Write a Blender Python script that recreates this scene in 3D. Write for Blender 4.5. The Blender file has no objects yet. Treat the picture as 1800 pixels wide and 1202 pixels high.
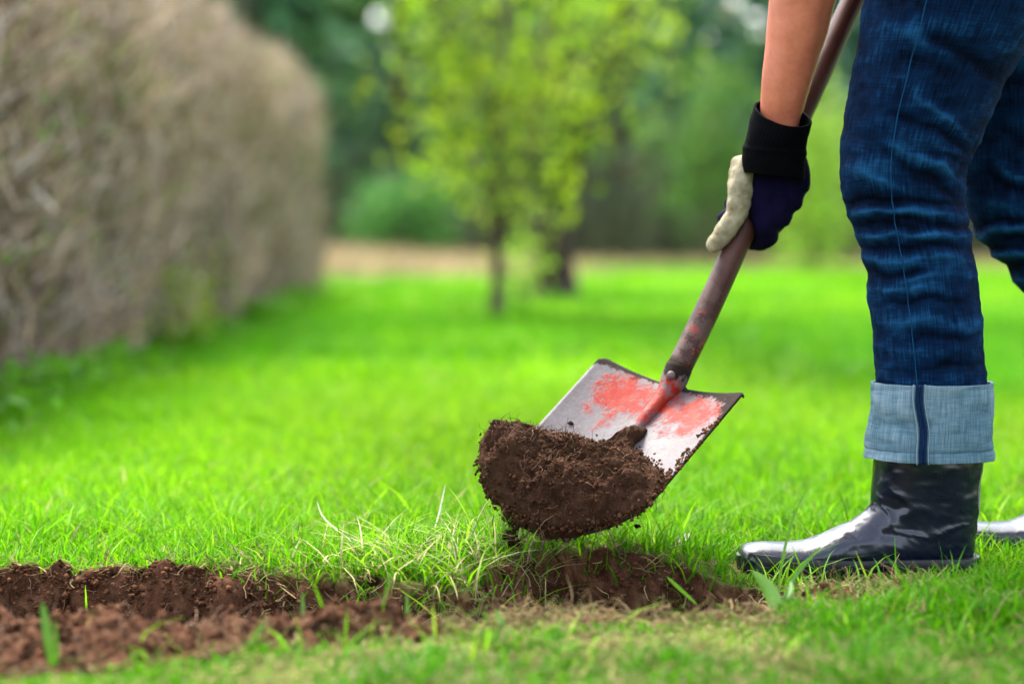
import bpy, bmesh, math
import numpy as np
from mathutils import Vector
S = bpy.context.scene
COL = S.collection
rng = np.random.default_rng(7)
R = math.radians

# ------------------------------------------------------------------ camera, light, exposure
CAM_H, LENS, FPX = 0.41, 85.0, 4250.0
PITCH = math.atan((601 - 400) / FPX)
cd = bpy.data.cameras.new('camera'); cam = bpy.data.objects.new('camera', cd); COL.objects.link(cam)
cam.location = (0, 0, CAM_H); cam.rotation_euler = (math.pi / 2 - PITCH, 0, 0)
cd.lens = LENS; cd.sensor_width = 36; cd.clip_end = 3000; cd.clip_start = 0.05
cd.dof.use_dof = True; cd.dof.focus_distance = 2.89; cd.dof.aperture_fstop = 2.5; cd.dof.aperture_blades = 0
S.camera = cam
SUN_AZ = Vector((-0.24, 0.46, 0.86)).normalized()          # towards the sun: left, behind, high
w = bpy.data.worlds.new('World'); S.world = w; w.use_nodes = True
nt = w.node_tree; bg = nt.nodes['Background']
sky = nt.nodes.new('ShaderNodeTexSky'); sky.sky_type = 'NISHITA'; sky.sun_disc = False
sky.sun_elevation = math.asin(SUN_AZ.z); sky.sun_rotation = math.atan2(SUN_AZ.x, SUN_AZ.y)
sky.air_density = 1.0; sky.dust_density = 3.0; sky.ozone_density = 0.6
hs = nt.nodes.new('ShaderNodeHueSaturation'); hs.inputs['Saturation'].default_value = 0.55
nt.links.new(sky.outputs[0], hs.inputs['Color']); nt.links.new(hs.outputs[0], bg.inputs['Color'])
bg.inputs['Strength'].default_value = 0.15
sl = bpy.data.lights.new('sun', 'SUN'); sl.energy = 1.5; sl.angle = R(16); sl.color = (1.0, 0.95, 0.86)
so = bpy.data.objects.new('sun', sl); COL.objects.link(so)
so.rotation_euler = (-SUN_AZ).to_track_quat('-Z', 'Y').to_euler()
vs = S.view_settings; vs.view_transform = 'Standard'; vs.look = 'None'; vs.gamma = 1; vs.exposure = 2.72
vs.use_curve_mapping = False
S.render.engine = 'CYCLES'
S.cycles.use_denoising = True
S.cycles.max_bounces = 6; S.cycles.transparent_max_bounces = 8
S.cycles.sample_clamp_indirect = 4.0

# ------------------------------------------------------------------ helpers
CP, SP = math.cos(PITCH), math.sin(PITCH)
def W(px, py, Y):
    """point of the place at distance Y that the photograph shows at (px, py)"""
    a = (px - 900) / FPX; b = (601 - py) / FPX
    d = np.array([a, CP + b * SP, -SP + b * CP]); k = Y / d[1]
    return np.array([d[0] * k, Y, CAM_H + d[2] * k])
def PX(V):
    """inverse of W for an array of points"""
    d = np.asarray(V) - np.array([0, 0, CAM_H])
    f = d[:, 1] * CP - d[:, 2] * SP; u = d[:, 1] * SP + d[:, 2] * CP
    return np.stack([900 + FPX * d[:, 0] / f, 601 - FPX * u / f], 1)

def _h(x, y, z, s):
    n = (x.astype(np.int64) * 374761393 + y.astype(np.int64) * 668265263 + z.astype(np.int64) * 2147483647 + s * 1274126177) & 0xffffffff
    n = ((n ^ (n >> 13)) * 1274126177) & 0xffffffff
    n = ((n ^ (n >> 16)) * 2246822519) & 0xffffffff
    return ((n ^ (n >> 15)) & 0xffffff) / float(0xffffff) * 2 - 1
def noise(P, s=0):
    P = np.asarray(P, float); i = np.floor(P); f = P - i; f = f * f * (3 - 2 * f)
    i = i.astype(np.int64); x, y, z = i[..., 0], i[..., 1], i[..., 2]; fx, fy, fz = f[..., 0], f[..., 1], f[..., 2]
    def L(a, b, t): return a + (b - a) * t
    return L(L(L(_h(x, y, z, s), _h(x + 1, y, z, s), fx), L(_h(x, y + 1, z, s), _h(x + 1, y + 1, z, s), fx), fy),
             L(L(_h(x, y, z + 1, s), _h(x + 1, y, z + 1, s), fx), L(_h(x, y + 1, z + 1, s), _h(x + 1, y + 1, z + 1, s), fx), fy), fz)
def fbm(P, o=4, s=0, g=0.5):
    P = np.asarray(P, float); r = 0; a = 1
    for k in range(o): r = r + a * noise(P * 2 ** k + 17.3 * k, s + k); a *= g
    return r
def n2(x, y, f, o=3, s=0):
    return fbm(np.stack([np.asarray(x) * f, np.asarray(y) * f, np.zeros_like(np.asarray(x, float)) + s * 3.7], -1), o, s)
def sst(a, b, x):
    t = np.clip((np.asarray(x, float) - a) / (b - a), 0, 1); return t * t * (3 - 2 * t)
def nrm(v): v = np.asarray(v, float); return v / (np.linalg.norm(v, axis=-1, keepdims=True) + 1e-12)

def spline(K, n):
    """Catmull-Rom through the rows of K"""
    K = np.asarray(K, float); m = len(K); t = np.linspace(0, m - 1, n); i = np.clip(t.astype(int), 0, m - 2); f = (t - i)[:, None]
    p0 = K[np.maximum(i - 1, 0)]; p1 = K[i]; p2 = K[i + 1]; p3 = K[np.minimum(i + 2, m - 1)]
    return 0.5 * (2 * p1 + (p2 - p0) * f + (2 * p0 - 5 * p1 + 4 * p2 - p3) * f ** 2 + (3 * p1 - p0 - 3 * p2 + p3) * f ** 3)

def mesh_np(name, V, F, smooth=True, col=None, attrs=None, uv=None):
    V = np.asarray(V, np.float32); me = bpy.data.meshes.new(name)
    Fs = F if isinstance(F, (list, tuple)) else [F]
    Fs = [np.asarray(f, np.int32) for f in Fs if len(f)]
    loops = np.concatenate([f.ravel() for f in Fs]); tot = np.concatenate([np.full(len(f), f.shape[1], np.int32) for f in Fs])
    st = np.concatenate([[0], np.cumsum(tot)[:-1]]).astype(np.int32)
    me.vertices.add(len(V)); me.vertices.foreach_set('co', V.ravel())
    me.loops.add(len(loops)); me.loops.foreach_set('vertex_index', loops)
    me.polygons.add(len(tot)); me.polygons.foreach_set('loop_start', st); me.polygons.foreach_set('loop_total', tot)
    me.polygons.foreach_set('use_smooth', np.full(len(tot), smooth, bool))
    if col is not None:
        c = np.ones((len(V), 4), np.float32); c[:, :3] = col
        a = me.attributes.new('col', 'FLOAT_COLOR', 'POINT'); a.data.foreach_set('color', c.ravel())
    for k, v in (attrs or {}).items():
        a = me.attributes.new(k, 'FLOAT', 'POINT'); a.data.foreach_set('value', np.asarray(v, np.float32))
    if uv is not None:
        l = me.uv_layers.new(name='UVMap'); l.data.foreach_set('uv', np.asarray(uv, np.float32)[loops].ravel())
    me.update(calc_edges=True); me.validate(); return me

def obj(name, me, m=None, parent=None, label=None, cat=None, group=None, kind=None):
    o = bpy.data.objects.new(name, me); COL.objects.link(o)
    if m is not None and me is not None and not me.materials: me.materials.append(m)
    if parent is not None: o.parent = parent
    if label: o['label'] = label
    if cat: o['category'] = cat
    if group: o['group'] = group
    if kind: o['kind'] = kind
    return o
def empty(name, loc, **k):
    o = obj(name, None, **k); o.location = loc; o.empty_display_size = .1; return o
def under(o, parent):
    """parent o keeping its world place (the parents are only translated)"""
    p = parent; off = Vector((0, 0, 0))
    while p: off += p.location; p = p.parent
    o.parent = parent; o.location = o.location - off; return o

class MB:
    """collects pieces into one mesh"""
    def __init__(s): s.V = []; s.F = {3: [], 4: []}; s.C = []; s.n = 0
    def add(s, V, F, col=None):
        V = np.asarray(V, float)
        for f in (F if isinstance(F, list) else [F]):
            if len(f): s.F[np.asarray(f).shape[1]].append(np.asarray(f) + s.n)
        s.V.append(V); s.n += len(V)
        c = np.zeros((len(V), 3)); 
        if col is not None: c[:] = col
        s.C.append(c)
    def mesh(s, name, smooth=True):
        return mesh_np(name, np.concatenate(s.V), [np.concatenate(f) for f in s.F.values() if f], smooth, np.concatenate(s.C))

def tube(P, r, k=6, cap=True):
    P = np.asarray(P, float); n = len(P); r = np.broadcast_to(np.asarray(r, float), (n,))
    T = nrm(np.gradient(P, axis=0)); u = np.cross(T[0], [0.31, 0.2, 0.93]);
    if np.linalg.norm(u) < 1e-3: u = np.cross(T[0], [1, 0, 0])
    u = nrm(u); V = []; a = np.arange(k) * 2 * math.pi / k
    for i in range(n):
        u = nrm(u - T[i] * np.dot(u, T[i])); v = np.cross(T[i], u)
        V.append(P[i] + r[i] * (np.cos(a)[:, None] * u + np.sin(a)[:, None] * v))
    V = np.concatenate(V); i, j = np.meshgrid(np.arange(n - 1), np.arange(k), indexing='ij'); i = i.ravel(); j = j.ravel(); j2 = (j + 1) % k
    F = np.stack([i * k + j, i * k + j2, (i + 1) * k + j2, (i + 1) * k + j], 1)
    if cap:
        V = np.vstack([V, P[0], P[-1]]); a0 = n * k; j = np.arange(k); j2 = (j + 1) % k
        return V, [F, np.stack([j2, j, np.full(k, a0)], 1), np.stack([(n - 1) * k + j, (n - 1) * k + j2, np.full(k, a0 + 1)], 1)]
    return V, [F]

def many_tubes(P, r, k=3):
    """P (N,S,3), r (N,S): N thin stems at once"""
    N, M, _ = P.shape; T = nrm(np.gradient(P, axis=1)); ref = nrm(rng.normal(size=(N, 1, 3))); u = nrm(np.cross(T, ref)); v = np.cross(T, u)
    a = np.arange(k) * 2 * math.pi / k
    V = P[:, :, None] + r[:, :, None, None] * (np.cos(a)[None, None, :, None] * u[:, :, None] + np.sin(a)[None, None, :, None] * v[:, :, None])
    n, i, j = np.meshgrid(np.arange(N), np.arange(M - 1), np.arange(k), indexing='ij'); n, i, j = n.ravel(), i.ravel(), j.ravel(); j2 = (j + 1) % k; b = n * M * k
    F = np.stack([b + i * k + j, b + i * k + j2, b + (i + 1) * k + j2, b + (i + 1) * k + j], 1)
    return V.reshape(-1, 3), F

def blades(P, h, wd, az, lean, bend, seg=3):
    """ribbons of grass: base P, height h, width wd, lean direction az"""
    N = len(P); t = np.linspace(0, 1, seg + 1)
    d = np.stack([np.cos(az), np.sin(az), np.zeros(N)], 1); tw = az + math.pi / 2 + rng.normal(0, .7, N)
    s = np.stack([np.cos(tw), np.sin(tw), np.zeros(N)], 1)
    out = (lean[:, None] * t + bend[:, None] * t ** 2.2) * h[:, None]; up = h[:, None] * (t - .35 * np.clip(bend, 0, 2)[:, None] * t ** 2.5)
    C = P[:, None] + d[:, None] * out[..., None]; C[..., 2] += up
    wt = np.array([0.75, 1.0, 0.8, 0.5, 0.3])[:seg] if seg > 1 else np.array([1.0])
    Lf = C[:, :seg] - s[:, None] * (wd[:, None] * wt)[..., None] * .5; Rt = C[:, :seg] + s[:, None] * (wd[:, None] * wt)[..., None] * .5
    V = np.concatenate([np.stack([Lf, Rt], 2).reshape(N, 2 * seg, 3), C[:, seg:]], 1); q = 2 * seg + 1
    b = np.arange(N)[:, None] * q
    F4 = np.concatenate([b + np.array([2 * i, 2 * i + 1, 2 * i + 3, 2 * i + 2]) for i in range(seg - 1)]) if seg > 1 else np.zeros((0, 4), int)
    F3 = b + np.array([2 * seg - 2, 2 * seg - 1, 2 * seg])
    return V.reshape(-1, 3), [F4, F3], q

ICO = None
def ico():
    global ICO
    if ICO is None:
        bm = bmesh.new(); bmesh.ops.create_icosphere(bm, subdivisions=1, radius=1)
        ICO = (np.array([v.co[:] for v in bm.verts]), np.array([[v.index for v in f.verts] for f in bm.faces])); bm.free()
    return ICO
def crumbs(P, r, flat=.75):
    V0, F0 = ico(); N = len(P); k = len(V0)
    V = V0[None] * (1 + rng.normal(0, .24, (N, k, 1))) * (r[:, None, None] * rng.uniform(.65, 1.25, (N, 1, 3))) * np.array([1, 1, flat])
    a = rng.uniform(0, 6.28, N); c, s = np.cos(a)[:, None], np.sin(a)[:, None]
    V = np.stack([V[..., 0] * c - V[..., 1] * s, V[..., 0] * s + V[..., 1] * c, V[..., 2]], -1) + P[:, None]
    return V.reshape(-1, 3), (np.arange(N)[:, None, None] * k + F0[None]).reshape(-1, 3), k

def leaves(P, L, wd, up=.3):
    """pointed leaf quads folded along the midrib"""
    N = len(P); d = nrm(rng.normal(size=(N, 3)) + np.array([0, 0, up])); s = nrm(np.cross(d, nrm(rng.normal(size=(N, 3))))); n = np.cross(d, s)
    V = np.stack([P, P + d * L[:, None] * .5 + s * wd[:, None] * .5 + n * wd[:, None] * .12, P + d * L[:, None], P + d * L[:, None] * .5 - s * wd[:, None] * .5 + n * wd[:, None] * .12], 1)
    return V.reshape(-1, 3), np.arange(N)[:, None] * 4 + np.array([0, 1, 2, 3])

def grid_faces(n, k, wrap):
    i, j = np.meshgrid(np.arange(n - 1), np.arange(k if wrap else k - 1), indexing='ij'); i = i.ravel(); j = j.ravel(); j2 = (j + 1) % k
    return np.stack([i * k + j, i * k + j2, (i + 1) * k + j2, (i + 1) * k + j], 1)

def loft(Fp, Bp, hd, n, k, ex=1.0, disp=None, flip=False, Y=None):
    """closed tube whose front line is Fp, back line Bp (world points) and half depth hd"""
    K = spline(np.hstack([Fp, Bp, np.asarray(hd, float)[:, None]]), n); Fr, Br, H = K[:, :3], K[:, 3:6], K[:, 6]
    th = np.arange(k) * 2 * math.pi / k; c = np.sign(np.cos(th)) * np.abs(np.cos(th)) ** ex; s = np.sign(np.sin(th)) * np.abs(np.sin(th)) ** ex
    C = (Fr + Br) / 2; e = (Fr - Br) / 2
    V = C[:, None] + e[:, None] * c[None, :, None] + np.array([0, 1, 0]) * (H[:, None] * s[None])[..., None]
    Nn = nrm(nrm(e)[:, None] * (np.cos(th))[None, :, None] + np.array([0, 1., 0]) * np.sin(th)[None, :, None])
    L = np.concatenate([[0], np.cumsum(np.linalg.norm(np.diff(C, axis=0), axis=1))]); Rm = np.linalg.norm(e, axis=1).mean()
    uv = np.stack(np.broadcast_arrays(th[None] * Rm, L[:, None]), -1)
    V = V.reshape(-1, 3); Nn = Nn.reshape(-1, 3); dv = np.zeros(len(V))
    if disp is not None: dv = disp(V, np.broadcast_to(th[None], (n, k)).ravel(), uv.reshape(-1, 2)); V = V + Nn * dv[:, None]
    return V, grid_faces(n, k, True), uv.reshape(-1, 2), dv

def segdist(P, a, b):
    a = np.array(a, float); b = np.array(b, float); d = b - a; t = np.clip(((P - a) @ d) / (d @ d), 0, 1)
    return np.linalg.norm(P - (a + t[:, None] * d), axis=1), t

def union(parts, voxel, smooth_it=6):
    """one continuous surface from overlapping closed pieces"""
    mb = MB()
    for V, F in parts: mb.add(V, F)
    me = mb.mesh('union'); o = bpy.data.objects.new('union', me); COL.objects.link(o)
    m = o.modifiers.new('r', 'REMESH'); m.mode = 'VOXEL'; m.voxel_size = voxel
    if smooth_it: m2 = o.modifiers.new('s', 'SMOOTH'); m2.iterations = smooth_it; m2.factor = .5
    dg = bpy.context.evaluated_depsgraph_get(); ev = o.evaluated_get(dg); r = bpy.data.meshes.new_from_object(ev)
    bpy.data.objects.remove(o); bpy.data.meshes.remove(me)
    r.polygons.foreach_set('use_smooth', np.ones(len(r.polygons), bool)); return r
def verts(me): a = np.zeros(len(me.vertices) * 3, np.float32); me.vertices.foreach_get('co', a); return a.reshape(-1, 3).astype(float)
def normals(me): a = np.zeros(len(me.vertices) * 3, np.float32); me.vertices.foreach_get('normal', a); return a.reshape(-1, 3).astype(float)
def setverts(me, V): me.vertices.foreach_set('co', np.asarray(V, np.float32).ravel()); me.update()
def capsule(P, r, k=14):
    """closed rounded chain through points P with radii r"""
    P = np.asarray(P, float); r = np.asarray(r, float); n = 8 * (len(P) - 1) + 1; Q = spline(np.hstack([P, r[:, None]]), n); a = []
    d0 = nrm(Q[0, :3] - Q[1, :3]); d1 = nrm(Q[-1, :3] - Q[-2, :3])
    for f in (.98, .8, .5): a.append(np.append(Q[0, :3] + d0 * Q[0, 3] * f, Q[0, 3] * math.sqrt(1 - f * f)))
    a += list(Q)
    for f in (.5, .8, .98): a.append(np.append(Q[-1, :3] + d1 * Q[-1, 3] * f, Q[-1, 3] * math.sqrt(1 - f * f)))
    a = np.array(a); return tube(a[:, :3], a[:, 3], k)

# ------------------------------------------------------------------ materials
class NT:
    def __init__(s, name):
        s.m = bpy.data.materials.new(name); s.m.use_nodes = True; s.t = s.m.node_tree; s.b = s.t.nodes['Principled BSDF']; s.out = s.t.nodes['Material Output']
    def n(s, typ, **k):
        x = s.t.nodes.new(typ)
        for a, v in k.items():
            if a in x.inputs: x.inputs[a].default_value = v
            else: setattr(x, a, v)
        return x
    def l(s, a, b): s.t.links.new(a, b)
    def noise(s, scale, detail=4, rough=.6, vec=None, out='Fac'):
        x = s.n('ShaderNodeTexNoise'); x.inputs['Scale'].default_value = scale; x.inputs['Detail'].default_value = detail; x.inputs['Roughness'].default_value = rough
        s.l(vec if vec is not None else s.coord(), x.inputs['Vector']); return x.outputs[out]
    def coord(s, which='Object', scale=None):
        c = s.n('ShaderNodeTexCoord').outputs[which]
        if scale:
            mp = s.n('ShaderNodeMapping'); mp.inputs['Scale'].default_value = scale; s.l(c, mp.inputs['Vector']); return mp.outputs[0]
        return c
    def attr(s, name, out='Fac'): x = s.n('ShaderNodeAttribute'); x.attribute_name = name; return x.outputs[out]
    def ramp(s, fac, stops, interp='LINEAR'):
        x = s.n('ShaderNodeValToRGB'); x.color_ramp.interpolation = interp; e = x.color_ramp.elements
        while len(e) < len(stops): e.new(0.5)
        for q, (p, c) in zip(e, stops): q.position = p; q.color = (*c, 1) if len(c) == 3 else c
        s.l(fac, x.inputs[0]); return x.outputs[0]
    def mix(s, fac, a, b, typ='MIX'):
        x = s.n('ShaderNodeMix'); x.data_type = 'RGBA'; x.blend_type = typ
        for v, q in ((fac, x.inputs[0]), (a, x.inputs[6]), (b, x.inputs[7])):
            if isinstance(v, (int, float)): q.default_value = v
            elif isinstance(v, tuple): q.default_value = (*v, 1)
            else: s.l(v, q)
        return x.outputs[2]
    def math(s, op, a, b=0.0, clamp=False):
        x = s.n('ShaderNodeMath'); x.operation = op; x.use_clamp = clamp
        for v, q in ((a, x.inputs[0]), (b, x.inputs[1])):
            if isinstance(v, (int, float)): q.default_value = v
            else: s.l(v, q)
        return x.outputs[0]
    def bump(s, h, strength, dist):
        x = s.n('ShaderNodeBump'); x.inputs['Strength'].default_value = strength; x.inputs['Distance'].default_value = dist
        s.l(h, x.inputs['Height']); s.l(x.outputs[0], s.b.inputs['Normal']); return x
    def set(s, col=None, rough=None, spec=None, metal=None):
        for v, k in ((col, 'Base Color'), (rough, 'Roughness'), (spec, 'Specular IOR Level'), (metal, 'Metallic')):
            if v is None: continue
            if isinstance(v, tuple): s.b.inputs[k].default_value = (*v, 1)
            elif isinstance(v, (int, float)): s.b.inputs[k].default_value = v
            else: s.l(v, s.b.inputs[k])
        return s
    def leaf(s, col, f=.4):
        """thin leaf: some light passes through"""
        t = s.n('ShaderNodeBsdfTranslucent'); s.l(col, t.inputs['Color']); x = s.n('ShaderNodeMixShader'); x.inputs[0].default_value = f
        s.l(s.b.outputs[0], x.inputs[1]); s.l(t.outputs[0], x.inputs[2]); s.l(x.outputs[0], s.out.inputs['Surface']); return s

def leaf_mat(name, f=.4, rough=.5, spec=.3):
    m = NT(name); c = m.attr('col', 'Color'); m.set(c, rough, spec); m.leaf(c, f); return m.m
def attr_mat(name, rough=.9, spec=.1):
    m = NT(name); m.set(m.attr('col', 'Color'), rough, spec); return m.m
M = {}
M['grass'] = leaf_mat('grass_blades', .5, .55, .08)
M['leaf'] = leaf_mat('tree_leaves', .45, .55, .25)
M['needle'] = leaf_mat('woodland_foliage', .2, .7, .15)
M['bark'] = attr_mat('bark'); M['twig'] = attr_mat('twigs', .85, .15); M['fibre'] = attr_mat('fibres', .8, .2)
def m_soil(name, light=1.0):
    m = NT(name); a = m.noise(90, 6, .7); b = m.noise(700, 3, .6)
    c = m.ramp(m.math('ADD', m.math('MULTIPLY', a, .55), m.math('MULTIPLY', m.noise(24, 3, .5), .45)), [(.32, (.024 * light, .0105 * light, .0055 * light)), (.52, (.066 * light, .030 * light, .0155 * light)), (.7, (.14 * light, .073 * light, .04 * light))])
    m.set(c, 1.0, .08); m.bump(m.math('ADD', a, b), .9, .004); return m.m
def m_crumb():
    m = NT('soil_crumb'); a = m.noise(420, 4, .7); c = m.mix(1.0, m.attr('col', 'Color'), m.ramp(a, [(.3, (.45, .45, .45)), (.7, (1.35, 1.3, 1.25))]), 'MULTIPLY'); m.set(c, 1.0, .05); m.bump(a, .9, .003); return m.m
M['crumb'] = m_crumb()
M['soil'] = m_soil('soil', .7); M['soil_damp'] = m_soil('damp_soil', .8)
def m_ground():
    m = NT('ground'); a = m.noise(60, 6, .7); b = m.noise(5, 4, .6); so_ = m.ramp(a, [(.3, (.032, .0135, .0065)), (.55, (.085, .038, .0195)), (.8, (.15, .076, .04))])
    tf = m.ramp(m.noise(120, 5, .7), [(.3, (.05, .065, .012)), (.55, (.115, .125, .03)), (.75, (.18, .16, .07))])
    gr = m.ramp(b, [(.3, (.10, .21, .008)), (.6, (.15, .26, .012)), (.8, (.20, .29, .03))])
    x = m.mix(m.attr('soil'), m.mix(m.attr('far'), tf, gr), so_); x = m.mix(m.attr('dry'), x, (.30, .225, .12)); m.set(x, 1, .05)
    m.bump(m.math('ADD', a, m.noise(500, 3)), .7, .004); return m.m
M['ground'] = m_ground()
def m_denim(name, lo, mid, hi, streak=1.0):
    m = NT(name); uv = m.coord('UV'); mp = m.n('ShaderNodeMapping'); mp.inputs['Scale'].default_value = (520, 26, 1); m.l(uv, mp.inputs['Vector'])
    mq = m.n('ShaderNodeMapping'); mq.inputs['Scale'].default_value = (40, 420, 1); m.l(uv, mq.inputs['Vector'])
    a = m.noise(1, 3, .6, mp.outputs[0]); b = m.noise(1, 3, .6, mq.outputs[0]); c = m.noise(14, 4, .6)
    f = m.math('ADD', m.math('MULTIPLY', a, .5 * streak), m.math('MULTIPLY', b, .22 * streak)); f = m.math('ADD', f, m.math('MULTIPLY', c, .35))
    f = m.math('ADD', f, m.math('MULTIPLY', m.attr('wear'), .55)); col = m.ramp(f, [(.36, lo), (.58, mid), (.95, hi)])
    m.set(col, .9, .04); m.bump(m.math('ADD', a, b), .35, .0015); return m.m
M['denim'] = m_denim('dark_denim', (.0003, .0018, .007), (.0010, .0095, .032), (.0085, .064, .15))
M['denim_in'] = m_denim('turned_up_denim', (.024, .052, .072), (.07, .125, .158), (.21, .27, .30), 1.25)
def m_rubber(name, c, rough, spec=.5):
    m = NT(name); a = m.noise(60, 4, .6); m.set(c, None, spec); x = m.math('ADD', m.math('MULTIPLY', a, .16), rough - .08)
    sp = m.n('ShaderNodeSeparateXYZ'); m.l(m.coord(), sp.inputs[0]); low = m.math('SUBTRACT', 1.0, m.math('MULTIPLY', sp.outputs[2], 11.0), True)   # dried earth splashed up from the sole
    du = m.ramp(m.math('ADD', m.math('MULTIPLY', m.noise(110, 6, .75), .75), m.math('MULTIPLY', low, .20)), [(.60, (0, 0, 0)), (.78, (.7, .7, .7))]); m.l(m.mix(du, c, (.06, .038, .022)), m.b.inputs['Base Color']); m.l(m.math('MAXIMUM', x, m.math('MULTIPLY', du, .9)), m.b.inputs['Roughness']); m.bump(m.noise(260, 3), .12, .0008); return m.m
M['boot'] = m_rubber('navy_rubber', (.0018, .0034, .013), .29, .5); M['sole'] = m_rubber('black_rubber', (.003, .0032, .0042), .45, .3)
def m_skin():
    m = NT('skin'); a = m.noise(26, 5, .65); b = m.noise(160, 4, .7); f = m.math('ADD', m.math('MULTIPLY', a, .7), m.math('MULTIPLY', b, .3))
    m.set(m.ramp(f, [(.32, (.30, .082, .043)), (.5, (.40, .118, .062)), (.68, (.46, .155, .083))]), .48, .35)
    m.b.inputs['Subsurface Weight'].default_value = .15; m.b.inputs['Subsurface Radius'].default_value = (.012, .005, .003); m.b.inputs['Subsurface Scale'].default_value = 1
    m.bump(m.math('ADD', m.noise(700, 3), m.math('MULTIPLY', m.noise(60, 3), 1.5)), .22, .0009); return m.m
M['skin'] = m_skin()
def m_cloth(name, lo, hi, scale=350, rough=.9, d=.0012):
    m = NT(name); a = m.noise(scale, 4, .7); b = m.noise(40, 3, .6); m.set(m.ramp(m.math('ADD', m.math('MULTIPLY', a, .5), m.math('MULTIPLY', b, .5)), [(.3, lo), (.7, hi)]), rough, .05); m.bump(a, .4, d); return m.m
M['glove_navy'] = m_cloth('navy_knit', (.0018, .0015, .010), (.005, .0038, .022)); M['glove_cuff'] = m_cloth('black_knit', (.0005, .0005, .0009), (.0016, .0016, .0026))
M['glove_leather'] = m_cloth('cream_leather', (.12, .095, .052), (.36, .32, .215), 75, .7, .004)
M['shirt'] = m_cloth('grey_shirt', (.2, .2, .22), (.3, .3, .32)); M['hair'] = m_cloth('brown_hair', (.02, .012, .007), (.05, .03, .016))
def m_shaft():
    m = NT('worn_shaft'); st = m.coord('UV', (60, 5, 1)); a = m.noise(1, 5, .65, st); b = m.noise(38, 5, .7); c = m.noise(9, 3, .5)
    col = m.ramp(m.math('ADD', m.math('MULTIPLY', a, .5), m.math('MULTIPLY', c, .5)), [(.32, (.016, .0045, .003)), (.5, (.042, .0135, .0085)), (.68, (.090, .038, .026))])
    low = m.math('SUBTRACT', 1.0, m.math('MULTIPLY', m.attr('along'), 5.0), True)
    col = m.mix(m.math('MULTIPLY', m.math('MULTIPLY', low, m.math('GREATER_THAN', b, .5)), .75), col, (.085, .055, .042)); col = m.mix(m.math('MULTIPLY', low, m.math('GREATER_THAN', m.noise(30, 4, .7), .62)), col, (.2, .03, .015))
    m.set(col, .45, .2); m.bump(m.math('ADD', a, b), .35, .0014); return m.m
M['shaft'] = m_shaft()
def m_blade():
    m = NT('worn_painted_steel'); v = m.attr('bv'); u = m.attr('bu')
    cm = m.n('ShaderNodeCombineXYZ'); m.l(m.math('MULTIPLY', u, 60.0), cm.inputs[0]); m.l(m.math('MULTIPLY', v, 5.0), cm.inputs[1]); scr = m.noise(1, 4, .7, cm.outputs[0])
    st = m.math('ADD', m.math('MULTIPLY', m.noise(22, 6, .7), .55), m.math('MULTIPLY', scr, .45)); fine = m.noise(170, 5, .75); mid = m.noise(55, 5, .7)
    steel = m.ramp(m.math('ADD', m.math('MULTIPLY', st, .6), m.math('MULTIPLY', fine, .4)), [(.3, (.05, .041, .04)), (.5, (.088, .077, .079)), (.7, (.13, .121, .127))])
    red = m.mix(m.ramp(m.noise(65, 5, .7), [(.48, (0, 0, 0)), (.74, (1, 1, 1))]), (.20, .0065, .0008), (.22, .042, .024))
    # the paint has survived near the top of the blade and round the socket
    k = m.math('SUBTRACT', m.math('ADD', m.math('ADD', m.math('MULTIPLY', mid, .7), m.math('MULTIPLY', scr, .18)), m.math('MULTIPLY', fine, .42)), m.math('MULTIPLY', m.math('ABSOLUTE', m.math('SUBTRACT', v, .16)), .95))
    pf = m.ramp(m.math('ADD', k, m.attr('paint')), [(.57, (0, 0, 0)), (.70, (1, 1, 1))])
    pf = m.math('MULTIPLY', pf, m.ramp(m.math('ADD', m.math('MULTIPLY', scr, .6), m.math('MULTIPLY', fine, .4)), [(.38, (0, 0, 0)), (.43, (1, 1, 1))]))      # scratched through along the blade
    col = m.mix(pf, steel, red)
    rust = m.ramp(m.math('ADD', m.math('MULTIPLY', m.attr('edge'), .58), m.math('MULTIPLY', m.math('ADD', mid, fine), .4)), [(.62, (0, 0, 0)), (.69, (1, 1, 1))])
    col = m.mix(rust, col, m.mix(fine, (.005, .003, .0022), (.022, .011, .007)))
    sm = m.ramp(m.math('ADD', m.math('MULTIPLY', m.math('ADD', mid, scr), .42), m.math('MULTIPLY', v, .22)), [(.56, (0, 0, 0)), (.72, (.8, .8, .8))]); col = m.mix(sm, col, (.055, .032, .02))   # smeared earth
    rg = m.mix(rust, m.mix(pf, (.55, .55, .55), (.65, .65, .65)), (.9, .9, .9)); m.set(col, None, .14)
    m.l(rg, m.b.inputs['Roughness']); m.l(m.math('MULTIPLY', m.math('SUBTRACT', 1.0, m.math('MAXIMUM', pf, rust)), .05), m.b.inputs['Metallic'])
    m.bump(m.math('ADD', m.math('MULTIPLY', pf, .6), m.math('ADD', fine, m.math('MULTIPLY', rust, -.6))), .5, .0009); return m.m
M['blade'] = m_blade()
m = NT('steel_rivet'); m.set((.11, .085, .08), .6, .3, .2); M['rivet'] = m.m
m = NT('grip_plastic'); m.set((.03, .03, .03), .5, .4); M['grip'] = m.m
def m_plain(name, c, rough=.7, f=None):
    m = NT(name); a = m.noise(200, 4); col = m.mix(a, tuple(x * .75 for x in c), tuple(min(1, x * 1.2) for x in c)); m.set(col, rough, .3 if rough < .8 else .04)
    if f: m.leaf(col, f)
    return m.m
M['petal'] = m_plain('white_petal', (.75, .75, .72), .7, .3); M['plantain'] = m_plain('broad_leaf', (.075, .19, .012), .5, .35); M['thread'] = m_plain('seam_thread', (.004, .034, .082), 1.0)
M['cuff_edge'] = m_plain('pale_cuff_edge', (.13, .19, .22), .9); M['stick'] = m_plain('dark_stick', (.06, .035, .025), .9); M['seam_dark'] = m_plain('dark_seam', (.004, .014, .045), .9)
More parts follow.
